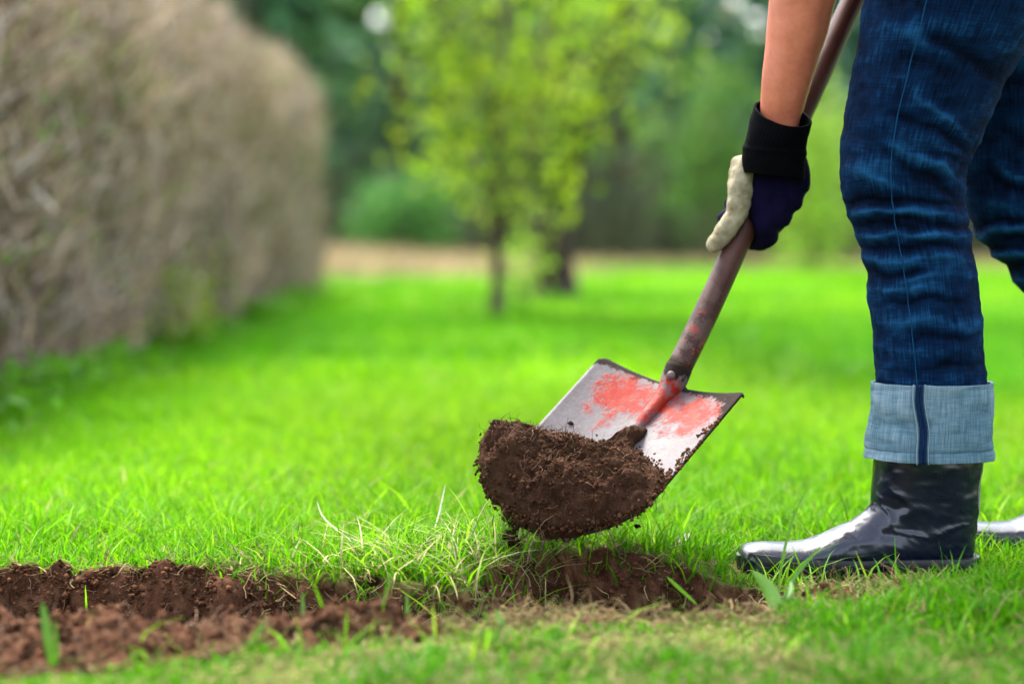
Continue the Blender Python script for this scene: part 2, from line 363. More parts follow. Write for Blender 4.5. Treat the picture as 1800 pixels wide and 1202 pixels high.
M['dry_leaf'] = m_plain('pale_dry_leaf', (.6, .55, .45), .8, .3)

# ------------------------------------------------------------------ the ground with the dug trench and the hole
def soil_masks(x, y):
    e = .045 * n2(x, y, 9, 3, 1) + .02 * n2(x, y, 40, 2, 2)
    ba = np.interp(x, [-2, -.55, -.3, -.18, -.05, .02], [2.86, 2.86, 2.85, 2.82, 2.76, 2.68]); fr = np.interp(x, [-2, -.5, -.36, -.25, -.15, -.05, .02], [2.16, 2.17, 2.21, 2.28, 2.34, 2.42, 2.66])
    t1 = (np.minimum(ba - y, y - fr) + e * .8) / .045                     # trench running out to the left
    r = np.sqrt(((x - .13) / .20) ** 2 + ((y - 2.69) / .205) ** 2)
    t2 = (1 - r + e * 2.4) / .22                                         # fresh hole below the spade
    r3 = np.sqrt(((x - .36) / .13) ** 2 + ((y - 2.66) / .055) ** 2); t3 = (1 - r3 + e * 5) / .5
    return np.clip(t1, 0, 1), np.clip(t2, 0, 1), np.clip(t3, 0, .7)
def ground_z(x, y, detail=True):
    x = np.asarray(x, float); y = np.asarray(y, float); a, b, c = soil_masks(x, y)
    fl = sst(2.845, 2.79, y + .02 * n2(x, y, 9, 2, 6)) * sst(2.40, 2.62, y)
    z = -.085 * a * fl * (1 + .35 * n2(x, y, 8, 2, 5)) - .115 * sst(0, .9, b) * sst(2.47, 2.66, y) * sst(2.90, 2.85, y + .02 * n2(x, y, 12, 2, 6))
    z += .016 * a * np.exp(-((y - 2.85) / .03) ** 2) * (1 + n2(x, y, 14, 2, 8)) + .010 * a * np.exp(-((y - 2.40) / .10) ** 2) * (1 + n2(x, y, 12, 2, 9))
    z += .020 * np.exp(-(((x + .02) / .10) ** 2 + ((y - 2.86) / .07) ** 2)) + .022 * np.exp(-(((x - .13) / .2) ** 2 + ((y - 2.92) / .045) ** 2)) + .008 * n2(x, y, 3, 2, 3) * sst(6, 3, np.abs(y) + np.abs(x))
    s = np.clip(a + b + c, 0, 1)
    if detail: z += s * (.024 * (np.abs(n2(x, y, 17, 2, 11)) - .25) + .012 * (np.abs(n2(x, y, 48, 2, 12)) - .25) + .0045 * n2(x, y, 130, 2, 13))
    z += .006 * n2(x, y, 45, 3, 15) * sst(0, .02, np.abs(z) + .01)
    z -= .016 * np.exp(-(((x - .42) / .20) ** 4 + ((y - 2.87) / .13) ** 4))          # turf pressed down under the boot
    near = (sst(1.6, 1.9, y) * sst(3.8, 3.2, y)); return z * near
def lines(lo, a, b, st, hi, g=1.35):
    f = list(np.arange(a, b + st / 2, st)); d = st; v = a; L = []
    while v > lo: d *= g; v -= d; L.append(v)
    d = st; v = b; H = []
    while v < hi: d *= g; v += d; H.append(v)
    return np.array(L[::-1] + f + H)
gx = lines(-900, -.80, .62, .0040, 900); gy = lines(-60, 2.14, 2.98, .0040, 1500)
X, Y_ = np.meshgrid(gx, gy, indexing='ij'); x = X.ravel(); y = Y_.ravel(); z = ground_z(x, y)
a, b, c = soil_masks(x, y); lim = (np.abs(x) < 1.5) & (y < 3.6) & (y > 1.2); soil_a = np.where(lim, np.clip((a + b + c) * 8 + .15, 0, 1) * ((a + b + c) > .001), 0)
G3 = np.stack([x, y, z], 1); rel = soil_a[:, None] * np.stack([.008 * fbm(G3 * 38, 3, 81), .020 * fbm(G3 * 30, 3, 82) + .008 * fbm(G3 * 110, 2, 83), .004 * fbm(G3 * 90, 2, 84)], 1); G3 = G3 + rel
dry = sst(19, 24, y + 2.5 * np.sin(x * .7)) * sst(2, -4, x) * .9 + .5 * sst(22, 27, y) * sst(-3, 3, x)
me = mesh_np('ground', G3, grid_faces(len(gx), len(gy), False)[:, ::-1], True, attrs={'soil': soil_a, 'far': sst(4.5, 9, y), 'dry': np.clip(dry, 0, 1)})
obj('ground', me, M['ground'], kind='structure')

# ------------------------------------------------------------------ spade frame (needed before the rest)
def solve_spade():
    ym = 3.0; du = .0625; TL = W(1060, 622, ym + du); TR = W(1312, 685, ym - du); Mc = (TL + TR) / 2; u = TR - TL
    lo, hi = 2.6, 3.0
    for _ in range(60):
        mid = (lo + hi) / 2; v = W(955, 914, mid) - Mc
        if np.dot(u, v) < 0: hi = mid
        else: lo = mid
    return Mc, u, v
SPM, SPU, SPV = solve_spade(); nU, nV = nrm(SPU), nrm(SPV); nN = np.cross(nU, nV); nN = nN if nN[2] > 0 else -nN
SAG = .021
def wblade(b): return np.where(b < .72, 1.0, np.clip(1 - (np.clip((b - .72) / .28, 0, 1)) ** 1.9, 0, 1) ** .62)
def blade_pt(a, b, h=0.0, shape=True):
    a = np.asarray(a, float); b = np.asarray(b, float); q = a * (wblade(b) if shape else 1.0)
    off = SAG * (q ** 2 - 1) + .012 * sst(.7, 1.1, b) * 0
    return SPM + q[..., None] * SPU / 2 + b[..., None] * SPV + (off + h)[..., None] * nN
def sdir():
    lo, hi = 0, .9; c = PX(np.array([SPM]))[0]
    for _ in range(60):
        m_ = (lo + hi) / 2; d = nrm(-nV + m_ * nN); p = PX(np.array([SPM, SPM + d * .4])); q = p[1] - p[0]
        if q[0] / -q[1] > 315 / 660: lo = m_
        else: hi = m_
    return d
SD = sdir(); SH0 = SPM - nN * (SAG - .012)           # the shaft's line leaves the blade here
print('spade W,L', np.linalg.norm(SPU), np.linalg.norm(SPV), 'normal', nN, 'shaft', SD, 'tip z', (SPM + SPV)[2])

# ------------------------------------------------------------------ hedge
HED = dict(x=-1.165, y0=4.2, y1=15.6, h=1.42, d=1.5)
def hedge():
    root = empty('hedge', (HED['x'] - HED['d'] / 2, 9.9, 0), label='tall clipped hedge of bare brown twigs along the left of the lawn', cat='hedge')
    def inside(P):
        e = .10 * fbm(P * 1.6, 3, 40) + .05 * fbm(P * 5, 2, 41); x, y, z = P.T
        hx = HED['d'] / 2; hz = HED['h'] / 2; sx = (x - (HED['x'] - hx)) / hx; sz = np.maximum(z - hz, 0) / hz; ym = (HED['y0'] + HED['y1']) / 2; sy = (y - ym) / ((HED['y1'] - HED['y0']) / 2)
        lean = .05 * sst(.25, 0, z)      # narrows a little at the foot
        return 1 - (np.abs(sx / (1 - lean)) ** 5 + np.abs(sz) ** 5 + np.abs(sy) ** 26) ** .2 + e * .8
    N = 150000
    P = np.stack([rng.uniform(HED['x'] - HED['d'] - .2, HED['x'] + .2, N), HED['y0'] + (HED['y1'] - HED['y0'] + .3) * rng.uniform(0, 1, N) ** 1.2, rng.uniform(0, HED['h'] + .2, N)], 1)
    d = inside(P); P = P[(d > 0) & (d < .30)][:62000]; N = len(P); print('hedge twigs', N)
    out = nrm(np.stack([np.where(P[:, 0] > HED['x'] - .75, .9, -.9), np.zeros(N), np.full(N, 1.0)], 1) + rng.normal(0, .75, (N, 3)) + np.array([0, 0, .35])); L = rng.uniform(.10, .24, N)
    k = rng.normal(0, .04, (N, 3)); Q = np.stack([P - out * L[:, None] * .5, P + k * L[:, None] * 3 * .5, P + out * L[:, None] * .5], 1)
    r = np.stack([np.full(N, .0056), np.full(N, .0043), np.full(N, .0016)], 1) * rng.uniform(.7, 1.3, (N, 1))
    V, F = many_tubes(Q, r); c = np.array([.30, .215, .15]) * rng.uniform(.35, 1.5, (N, 1)) * (1.08 + .5 * fbm(P * 4.5, 2, 66))[:, None]; gn = rng.uniform(0, 1, N) < .12; c[gn] = np.array([.18, .19, .055]) * rng.uniform(.6, 1.3, (gn.sum(), 1)); gy_ = rng.uniform(0, 1, N) < .2; c[gy_] = np.array([.42, .35, .30]) * rng.uniform(.7, 1.3, (gy_.sum(), 1))
    under(obj('twigs', mesh_np('twigs', V, F, True, np.repeat(c, 9, 0)), M['twig'], kind='stuff'), root)
    # thick inner wood that closes the view
    G = []
    mb = MB()
    for y0 in np.arange(HED['y0'], HED['y1'], .16):
        for q in range(4):
            p = np.array([HED['x'] - rng.uniform(.25, 1.2), y0 + rng.normal(0, .05), 0]); e = p + np.array([rng.normal(0, .15), rng.normal(0, .15), HED['h'] - .25])
            mb.add(*tube(spline([p, (p + e) / 2 + rng.normal(0, .06, 3), e], 6), np.linspace(.02, .008, 6), 5), np.array([.10, .075, .055]) * rng.uniform(.7, 1.2))
    under(obj('stem', mb.mesh('stems'), M['bark'], kind='stuff'), root)
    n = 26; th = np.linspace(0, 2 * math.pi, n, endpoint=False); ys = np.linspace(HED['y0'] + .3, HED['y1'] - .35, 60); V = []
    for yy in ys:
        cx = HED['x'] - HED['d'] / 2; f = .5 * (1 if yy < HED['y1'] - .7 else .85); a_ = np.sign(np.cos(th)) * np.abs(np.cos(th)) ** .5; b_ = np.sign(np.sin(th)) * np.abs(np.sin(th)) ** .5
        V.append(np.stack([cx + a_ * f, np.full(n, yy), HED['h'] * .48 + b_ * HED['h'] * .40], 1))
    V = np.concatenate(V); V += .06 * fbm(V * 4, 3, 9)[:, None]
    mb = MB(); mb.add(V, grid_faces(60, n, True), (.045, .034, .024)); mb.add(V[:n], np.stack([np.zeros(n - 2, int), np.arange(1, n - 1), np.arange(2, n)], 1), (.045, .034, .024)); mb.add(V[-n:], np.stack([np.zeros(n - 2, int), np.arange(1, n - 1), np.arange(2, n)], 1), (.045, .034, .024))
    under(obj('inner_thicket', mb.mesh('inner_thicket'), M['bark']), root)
    # a few first leaves, thicker by the foot
    N = 2600; P = np.stack([HED['x'] + rng.uniform(-.2, .08, N), rng.uniform(HED['y0'], HED['y1'], N), rng.uniform(0, 1, N) ** 1.6 * 1.3], 1)
    kz = n2(P[:, 1], P[:, 2], 1.6, 2, 61) > .12; P = P[kz]; N = len(P); V, F = leaves(P, rng.uniform(.02, .045, N), rng.uniform(.012, .025, N)); c = np.array([.10, .17, .03]) * rng.uniform(.6, 1.5, (N, 1))
    under(obj('leaf', mesh_np('hedge_leaves', V, F, False, np.repeat(c, 4, 0)), M['leaf'], kind='stuff'), root)
hedge()
def foot_weeds():
    N = 5200; y = rng.uniform(4.6, 13, N); x = HED['x'] + .02 + np.abs(rng.normal(0, .08, N)); z = rng.uniform(0, 1, N) ** 1.5 * .065 * (1 + .6 * n2(x, y, 2.5, 2, 31)); k = n2(x, y, 1.7, 2, 33) > -.25; P = np.column_stack([x, y, z])[k]; N = len(P)
    V, F = leaves(P, rng.uniform(.02, .05, N), rng.uniform(.012, .028, N)); c = np.array([.075, .22, .004]) * rng.uniform(.6, 1.5, (N, 1)); obj('hedge_foot_weeds', mesh_np('hedge_foot_weeds', V, F, False, np.repeat(c, 4, 0)), M['leaf'], label='low green weeds growing along the foot of the hedge', cat='weeds', kind='stuff')
foot_weeds()

# ------------------------------------------------------------------ trees and shrubs
def tree(name, base, H, r0, crown, nl, leafc, barkc, label, cat='tree', nb=9, ls=.04, z0=.45, cr=.65, seed=1, spread=.35, fork=.8, group=None):
    """a thing > trunk, limb (each), crown; crown = list of (centre, radii) lobes the leaf clumps fill"""
    g = np.random.default_rng(seed); root = empty(name, tuple(base), label=label, cat=cat, group=group); B = np.array(base, float)
    top = B + np.array([g.normal(0, .06), g.normal(0, .06), H * .8])
    tp = spline([B + [0, 0, -.03], B + [g.normal(0, .015), 0, fork * .5], B + [g.normal(0, .02), 0, fork], (B + top) / 2 + [g.normal(0, .06), 0, .1], top], 26); tt = np.linspace(0, 1, 26)
    rad = r0 * (1 - .75 * tt) * (1 + .9 * np.exp(-tt * 26 / 1.1)); V, F = tube(tp, rad, 10); V += .12 * r0 * fbm(V * 30, 2, seed)[:, None]
    mb = MB(); mb.add(V, F, np.array(barkc) * (1 + .35 * fbm(V * np.array([40, 40, 8]), 3, seed))[:, None]); under(obj('trunk', mb.mesh('trunk'), M['bark']), root)
    tips = []
    for q in range(nb):
        t = fork / H * 1.1 + g.uniform(0, .55); p = tp[min(25, int(t * 25))]; az = q * 2.4 + g.normal(0, .4); L = cr * g.uniform(.7, 1.15)
        d = np.array([math.cos(az) * spread, math.sin(az) * spread, 1.0]) * L; m_ = p + d * .5 + [math.cos(az) * .12 * L, math.sin(az) * .12 * L, 0]
        P = spline([p, m_, p + d * np.array([1.5, 1.5, 1.0])], 9) + g.normal(0, .012, (9, 3)); mb = MB(); mb.add(*tube(P, np.linspace(r0 * .27, r0 * .06, 9), 6), np.array(barkc) * g.uniform(.8, 1.2))
        for s in range(7):
            i = g.integers(2, 9); e = nrm(g.normal(size=3) + np.array([0, 0, .5])) * L * g.uniform(.2, .5); Q = spline([P[i], P[i] + e * .5 + g.normal(0, .03, 3), P[i] + e], 5); mb.add(*tube(Q, np.linspace(r0 * .12, r0 * .03, 5), 4, False), np.array(barkc)); tips += list(Q[2:])
        under(obj('limb', mb.mesh('limb'), M['bark']), root); tips += list(P[3:])
    if nl:
        # clumps of leaves round the twig ends and inside the lobes
        nc = max(30, nl // 40); ct = []
        for (c_, r_) in crown:
            k = int(nc * np.prod(r_) / sum(np.prod(q[1]) for q in crown)) + 1; u = nrm(g.normal(size=(k, 3))) * (g.uniform(0, 1, (k, 1)) ** .5); ct.append(B + np.array(c_) + u * np.array(r_))
        ct = np.concatenate(ct + [np.array(tips)[g.integers(0, len(tips), nc // 3)]]); i = g.integers(0, len(ct), nl); P = ct[i] + g.normal(0, ls * 1.7, (nl, 3)); P[:, 2] = np.maximum(P[:, 2], z0)
        cc = np.array(leafc)[g.integers(0, len(leafc), len(ct))] * g.uniform(.55, 1.3, (len(ct), 1)); V, F = leaves(P, g.uniform(.6, 1.2, nl) * ls, g.uniform(.35, .65, nl) * ls)
        under(obj('crown', mesh_np('crown', V, F, False, np.repeat(cc[i] * g.uniform(.8, 1.2, (nl, 1)), 4, 0)), M['leaf'], kind='stuff'), root)
    return root
lime = [(.21, .37, .004), (.27, .42, .005), (.085, .18, .005), (.34, .46, .015)]
bk = (.085, .062, .045)
p = W(285, 615, 8.1)
tree('hedge_shoot', (p[0] + .06, 8.1, 0), .5, .008, [((0, 0, .12), (.08, .1, .10)), ((.03, 0, .26), (.06, .08, .09))], 240, [(.24, .32, .02), (.20, .28, .02)], (.085, .062, .045), 'small yellow green shoot sprouting at the foot of the hedge', cat='shoot', nb=4, ls=.035, z0=.02, cr=.16, seed=14, fork=.08)
p = W(873, 560, 11.0)
tree('young_tree', (p[0], 11.0, 0), 3.0, .036, [((-.28, 0, 1.05), (.34, .4, .42)), ((.12, 0, .95), (.36, .4, .45)), ((.45, 0, 1.25), (.32, .35, .4)), ((0, 0, 1.8), (.72, .6, .8)), ((-.25, .1, .72), (.25, .3, .22))], 3800, lime, bk,
     'slender young tree with lime green spring leaves, nearest tree on the lawn', nb=11, ls=.06, z0=.46, cr=.95, seed=3, spread=.30, fork=.5)
p = W(975, 520, 14.3)
tree('garden_tree', (p[0], 14.3, 0), 4.2, .13, [((.45, .3, 1.9), (.8, .7, .8)), ((.1, 0, 1.25), (.5, .5, .5)), ((-.4, 0, 2.1), (.6, .6, .7))], 3000, [(.13, .24, .02), (.16, .27, .03), (.10, .17, .03), (.11, .09, .05)], (.040, .027, .021),
     'thicker dark trunked tree standing just behind the young lime green tree', nb=15, ls=.055, z0=.75, cr=1.1, seed=5, spread=.42, fork=.75)
p = W(918, 545, 12.6)
tree('sapling', (p[0], 12.6, 0), .55, .012, [((0, 0, .26), (.055, .12, .22))], 150, [(.22, .42, .02), (.26, .42, .03)], bk, 'small light green sapling between the two tree trunks', nb=5, ls=.05, z0=.03, cr=.2, seed=8, fork=.1)
p = W(1430, 460, 22)
tree('bright_shrub', (p[0], 22, 0), 2.2, .03, [((.0, 0, .55), (.22, .3, .5)), ((0, 0, 1.2), (.24, .3, .55))], 1800, [(.22, .38, .03), (.26, .42, .04)], bk, 'bright yellow green young tree seen between the arm and the jeans', nb=7, ls=.09, z0=.05, cr=.6, seed=9, spread=.2, fork=.3)
p = W(1255, 460, 24)
tree('green_shrub', (p[0], 24, 0), 2.6, .035, [((0, 0, 1.3), (.38, .4, .4)), ((-.2, 0, .75), (.2, .3, .3)), ((.2, 0, .7), (.3, .3, .3)), ((.15, 0, 1.75), (.3, .3, .25))], 2000, [(.06, .15, .018), (.09, .19, .02), (.045, .12, .015)], bk, 'mid green leafy tree just left of the bare forearm', nb=8, ls=.09, z0=.2, cr=.8, seed=10, spread=.4, fork=.35)
p = W(700, 440, 25)
tree('dark_shrub', (p[0], 25, 0), 1.6, .03, [((0, 0, .55), (.42, .4, .4)), ((.3, 0, .4), (.3, .3, .3))], 1900, [(.05, .17, .03), (.07, .20, .03)], bk, 'round mid green bush at the edge of the wood behind the hedge end', cat='bush', nb=6, ls=.09, z0=.05, cr=.4, seed=11, spread=.6, fork=.15)

MEADOW = MB()
def woodland():
    mb = MB(); g = np.random.default_rng(21)
    def conifer(x, y, H, rad, n, colr, z0=.3):
        P = np.stack([np.full(8, x), np.full(8, y), np.linspace(0, H * .95, 8)], 1); mb.add(*tube(P, np.linspace(.14, .03, 8), 6), (.05, .038, .032))
        t = g.uniform(0, 1, n) ** .8; az = g.uniform(0, 6.283, n); fr = g.uniform(.15, 1, n) ** .6; ly = np.round(t * 16) / 16; rr = rad * (1.05 - ly) * fr * (1 + .25 * np.sin(az * 5 + ly * 40)); zz = z0 + (H - z0) * ly - .25 * rr + g.normal(0, .06, n)
        C = np.stack([x + rr * np.cos(az), y + rr * np.sin(az), zz], 1); L = g.uniform(.25, .5, n) * (1 + (y > 45) * .8); d = nrm(np.stack([np.cos(az), np.sin(az), np.full(n, -.35)], 1) + g.normal(0, .3, (n, 3))); s = nrm(np.cross(d, [0, 0, 1]) + g.normal(0, .4, (n, 3)))
        V = np.stack([C - d * L[:, None] * .4, C + s * L[:, None] * .25, C + d * L[:, None] * .6, C - s * L[:, None] * .25], 1).reshape(-1, 3)
        mb.add(V, np.arange(n)[:, None] * 4 + np.array([0, 1, 2, 3]), np.repeat(np.array(colr) * g.uniform(.5, 1.4, (n, 1)), 4, 0))
    def xs(px, y): return (px - 900) / FPX * y
    cols = [(.055, .155, .082), (.065, .17, .06), (.05, .14, .105), (.08, .18, .05)]
    for q, (px, y, H) in enumerate([(330, 33, 8), (440, 30, 7), (540, 34, 8), (700, 31, 8.5), (770, 36, 9), (850, 33, 9), (930, 38, 9), (1010, 34, 9), (1090, 31, 8), (1175, 36, 8), (1360, 33, 9), (1440, 38, 9), (1520, 32, 9), (1610, 35, 9), (1700, 31, 9), (1790, 36, 9), (1900, 33, 9), (220, 36, 8), (100, 32, 9), (-20, 35, 9), (2020, 35, 9), (1235, 40, 5.2)]):
        conifer(xs(px, y), y, H, g.uniform(1.5, 2.1), 1500, cols[q % 4], g.uniform(.2, .9))
    for q in range(80):
        y = g.uniform(48, 75); px = -500 + q * 36 + g.normal(0, 12); H = g.uniform(9, 13)
        if abs(px - 630) < 55 or abs(px - 1270) < 70: H *= .36
        conifer(xs(px, y), y, H, g.uniform(2.2, 3.2), 900, cols[q % 4], .1)
    # tall withered meadow grass before the wood
    N = 16000; y = g.uniform(18, 28, N); x = g.uniform(-6, 9, N); k = g.uniform(0, 1, N) < np.clip(sst(1.2, -1.0, x) * sst(17.5, 21, y) + .55 * sst(22, 26, y), 0, 1); x, y = x[k], y[k]; n = len(x); h = g.uniform(.12, .34, n) * (.45 + .55 * sst(.5, -1.5, x))
    V, F, q_ = blades(np.column_stack([x, y, np.zeros(n)]), h, g.uniform(.012, .03, n), g.uniform(0, 6.28, n), np.abs(g.normal(.2, .2, n)), g.uniform(0, .8, n), 2); MEADOW.add(V, F, np.repeat(np.array([.27, .20, .115]) * g.uniform(.65, 1.25, (n, 1)), q_, 0))
    # leafless undergrowth at the wood's edge
    N = 5000; y = g.uniform(27, 31, N); x = g.uniform(-9, 10, N); hh = g.uniform(.3, 1.0, N) * (1 + .5 * n2(x, y, .6, 2, 3)); P0 = np.stack([x, y, np.zeros(N)], 1); e = P0 + np.stack([g.normal(0, .25, N), g.normal(0, .25, N), hh * 1.5], 1)
    V, F = many_tubes(np.stack([P0, (P0 + e) / 2 + g.normal(0, .08, (N, 3)), e], 1), np.tile([.02, .014, .005], (N, 1))); c = np.array([.085, .095, .05]) * g.uniform(.5, 1.4, (N, 1)); mb.add(V, F, np.repeat(c, 9, 0))
    obj('woodland', mb.mesh('woodland', False), M['needle'], label='dark evergreen wood closing the far side of the lawn', cat='wood', kind='stuff')
woodland()
obj('meadow_grass', MEADOW.mesh('meadow_grass'), M['grass'], label='pale withered meadow grass between the lawn and the wood', cat='grass', kind='stuff')

# ------------------------------------------------------------------ person
LY, FY = 2.925, 3.10
def Wl(L, Y): return np.array([W(a, b, Y) for a, b in L])
person = empty('person', tuple(W(1630, 997, LY)), label='person in rolled dark jeans, navy rubber boots and gloves bending to dig', cat='person')
NEAR = [(1610, -560, 2040, -450), (1552, -220, 1915, -130), (1520, 0, 1830, 40), (1500, 120, 1766, 150), (1482, 225, 1722, 245), (1477, 300, 1700, 302), (1489, 368, 1694, 352), (1517, 447, 1708, 432), (1530, 540, 1722, 535), (1539, 640, 1731, 640), (1541, 700, 1733, 700), (1543, 770, 1730, 770)]
FAR = [(1640, -540, 2060, -440), (1640, -120, 1965, -40), (1652, 110, 1915, 160), (1676, 250, 1892, 275), (1690, 335, 1888, 330), (1722, 420, 1904, 380), (1780, 485, 1938, 440), (1826, 565, 1994, 525), (1888, 690, 2070, 665), (1925, 790, 2110, 770)]
FOLDS = [  # a, b, width px, height mm: creases and ridges of the cloth
    ((1575, 190), (1718, 268), 12, -5), ((1600, 150), (1722, 246), 10, 4), ((1560, 250), (1706, 322), 11, 4.5), ((1590, 262), (1712, 290), 8, -4), ((1540, 260), (1690, 345), 10, -4.5),
    ((1484, 300), (1600, 330), 16, 3), ((1490, 355), (1692, 352), 9, -5), ((1495, 375), (1690, 372), 10, 4.5), ((1500, 396), (1620, 402), 9, -5), ((1560, 384), (1700, 398), 8, -4), ((1505, 418), (1700, 410), 10, 5), ((1512, 440), (1640, 436), 8, -5),
    ((1600, 425), (1708, 436), 9, -4), ((1518, 462), (1710, 452), 11, 4.5), ((1524, 486), (1650, 480), 8, -4), ((1580, 500), (1715, 476), 9, 3.5), ((1526, 520), (1640, 512), 10, 3.5), ((1535, 545), (1700, 530), 8, -3.5), ((1532, 575), (1720, 566), 11, 3), ((1600, 600), (1726, 588), 8, -3), ((1536, 612), (1660, 622), 9, 2.5), ((1540, 650), (1730, 640), 8, -2.5), ((1545, 668), (1700, 668), 9, 2),
    ((1560, 90), (1700, 140), 18, -3), ((1540, 30), (1680, 110), 20, 3), ((1640, 60), (1760, 140), 14, -3)]
def fold_disp(folds, dx=0, dy=0, amp=1.0, seed=0):
    def f(V, th, uv):
        P = PX(V) - np.array([dx, dy]); P = P + np.stack([13 * fbm(V * 22, 3, seed), 11 * fbm(V * 22 + 5, 3, seed)], 1); d = np.zeros(len(V))
        for a, b, wd, h in folds:
            ds, t = segdist(P, a, b); d += h * .00095 * np.exp(-np.abs(ds / (wd * .85)) ** 1.45) * (1 + .45 * fbm(V * 30 + h, 2, seed + 9)) * np.sin(np.pi * np.clip(t * .86 + .07, 0, 1)) ** .6
        return amp * (d + .0016 * fbm(V * np.array([14, 14, 45]), 3, seed + 3) + .0008 * fbm(V * 120, 2, seed + 5))
    return f
def leg(keys, Y, hips, disp, n, k):
    K = np.array(keys, float); F = Wl(K[:, :2], Y); B = Wl(K[:, 2:], Y); hd = np.linalg.norm(F - B, axis=1) / 2 * np.array([.92] * 3 + [.93] * (len(K) - 3)); return loft(F, B, hd, n, k, .94, disp)
jm = MB(); UV = []; WEAR = []
for keys, Y, dsp, n, k in ((NEAR, LY, fold_disp(FOLDS), 330, 150), (FAR, FY, fold_disp(FOLDS, 190, 40, .9, 30), 200, 100)):
    V, F, uv, dv = leg(keys, Y, None, dsp, n, k); jm.add(V, F); UV.append(uv); WEAR.append(np.clip(dv * 110, -.3, .5))
# seat of the trousers over the hips
Hc = (W(1815, -500, LY) + W(1850, -490, FY)) / 2
V, F, uv, dv = loft(np.array([Hc + [-.17, 0, .12], Hc + [-.16, 0, .0], Hc + [-.12, 0, -.14]]), np.array([Hc + [.10, 0, .22], Hc + [.17, 0, .05], Hc + [.14, 0, -.14]]), [.17, .19, .17], 24, 60, .9); jm.add(V, F); UV.append(uv); WEAR.append(dv)
jmesh = mesh_np('jeans', np.concatenate(jm.V), [np.concatenate(jm.F[4])], True, attrs={'wear': np.concatenate(WEAR)}, uv=np.concatenate(UV))
jeans = under(obj('jeans', jmesh, M['denim']), person)
def on_leg(px, py, Y, lift=0):
    """point on the near side of the near leg"""
    K = spline(np.array(NEAR, float), 800); cy = (K[:, 1] + K[:, 3]) / 2; t = np.clip((px - K[:, 0]) / (K[:, 2] - K[:, 0]), .02, .98); yy = K[:, 1] + (K[:, 3] - K[:, 1]) * t; i = np.argmin(np.abs(yy - py)); k = K[i]; hw = np.linalg.norm(W(k[0], k[1], Y) - W(k[2], k[3], Y)) / 2; c = 1 - 2 * t[i]
    p = W(px, py, Y); p[1] = Y - hw * .93 * (1 - abs(c) ** (1 / .94 * 2)) ** .5 - lift; q = W(px, py, p[1]); return q
def seam(pts, r, mat, name, dy=0):
    P = np.array([on_leg(a, b, LY, dy) for a, b in spline(np.array(pts, float), 90)]); K = fold_disp(FOLDS)(P, None, None); P[:, 1] -= K
    return under(obj(name, MBT(P, r), mat), jeans)
def MBT(P, r, k=5, col=(0, 0, 0)):
    mb = MB(); mb.add(*tube(P, r, k), col); return mb.mesh('tube')
seam([(1642, -60), (1622, 30), (1596, 130), (1575, 220), (1566, 300), (1572, 380), (1588, 470), (1600, 560), (1609, 640), (1613, 690)], .0008, M['thread'], 'seam')

def cuff(keys, Y, name, seed, seampx=None):
    K = np.array(keys, float); F = Wl(K[:, :2], Y); B = Wl(K[:, 2:], Y); hd = np.linalg.norm(F - B, axis=1) / 2 * .96
    def dsp(V, th, uv): return .0030 * fbm(V * np.array([14, 14, 45]), 3, seed) + .0020 * np.sin(th * 3 + seed) * fbm(V * 9, 2, seed + 1) + .0012 * fbm(V * np.array([60, 60, 25]), 2, seed + 7) + .0022 * np.exp(-((uv[:, 1] - uv[:, 1].max()) / .006) ** 2) - .0016 * np.exp(-((uv[:, 1] - uv[:, 1].max() + .0115) / .0022) ** 2) + .0014 * np.exp(-(uv[:, 1] / .004) ** 2)
    V, F4, uv, dv = loft(F, B, hd, 70, 140, .95, dsp)
    o = obj(name, mesh_np(name, V, F4, True, attrs={'wear': np.clip(dv * 70, -.25, .3)}, uv=uv), M['denim_in']); so_ = o.modifiers.new('thickness', 'SOLIDIFY'); so_.thickness = .004; so_.offset = 1
    return under(o, jeans)
cf = cuff([(1538, 672, 1736, 672), (1535, 690, 1737, 690), (1533, 740, 1738, 740), (1530, 785, 1739, 785), (1531, 803, 1738, 806)], LY, 'trouser_cuff', 4); cf['label'] = 'pale turned up denim cuff'
cuff([(1880, 655, 2070, 640), (1884, 672, 2076, 656), (1896, 720, 2090, 705), (1908, 765, 2102, 750), (1911, 776, 2104, 762)], FY, 'trouser_cuff', 9)
for (dx, r, mt) in ((-7, .0012, 'cuff_edge'), (0, .0022, 'seam_dark'), (7, .0022, 'seam_dark'), (13, .0010, 'cuff_edge')):
    P = []
    for yy in np.linspace(676, 817, 26):
        hw = 0.0705; p = W(1613 + dx + .06 * (yy - 678) + 2.2 * math.sin(yy * .06), yy, LY); c = (p[0] - W(1636, yy, LY)[0]) / .0705; q = W(1613 + dx + .06 * (yy - 678) + 2.2 * math.sin(yy * .06), yy + (13 if yy > 790 else 11) * 0, LY - .0685 * math.sqrt(max(0, 1 - c * c)) - .0035); P.append(q)
    under(obj('cuff_seam', MBT(np.array(P), r), M[mt]), jeans)

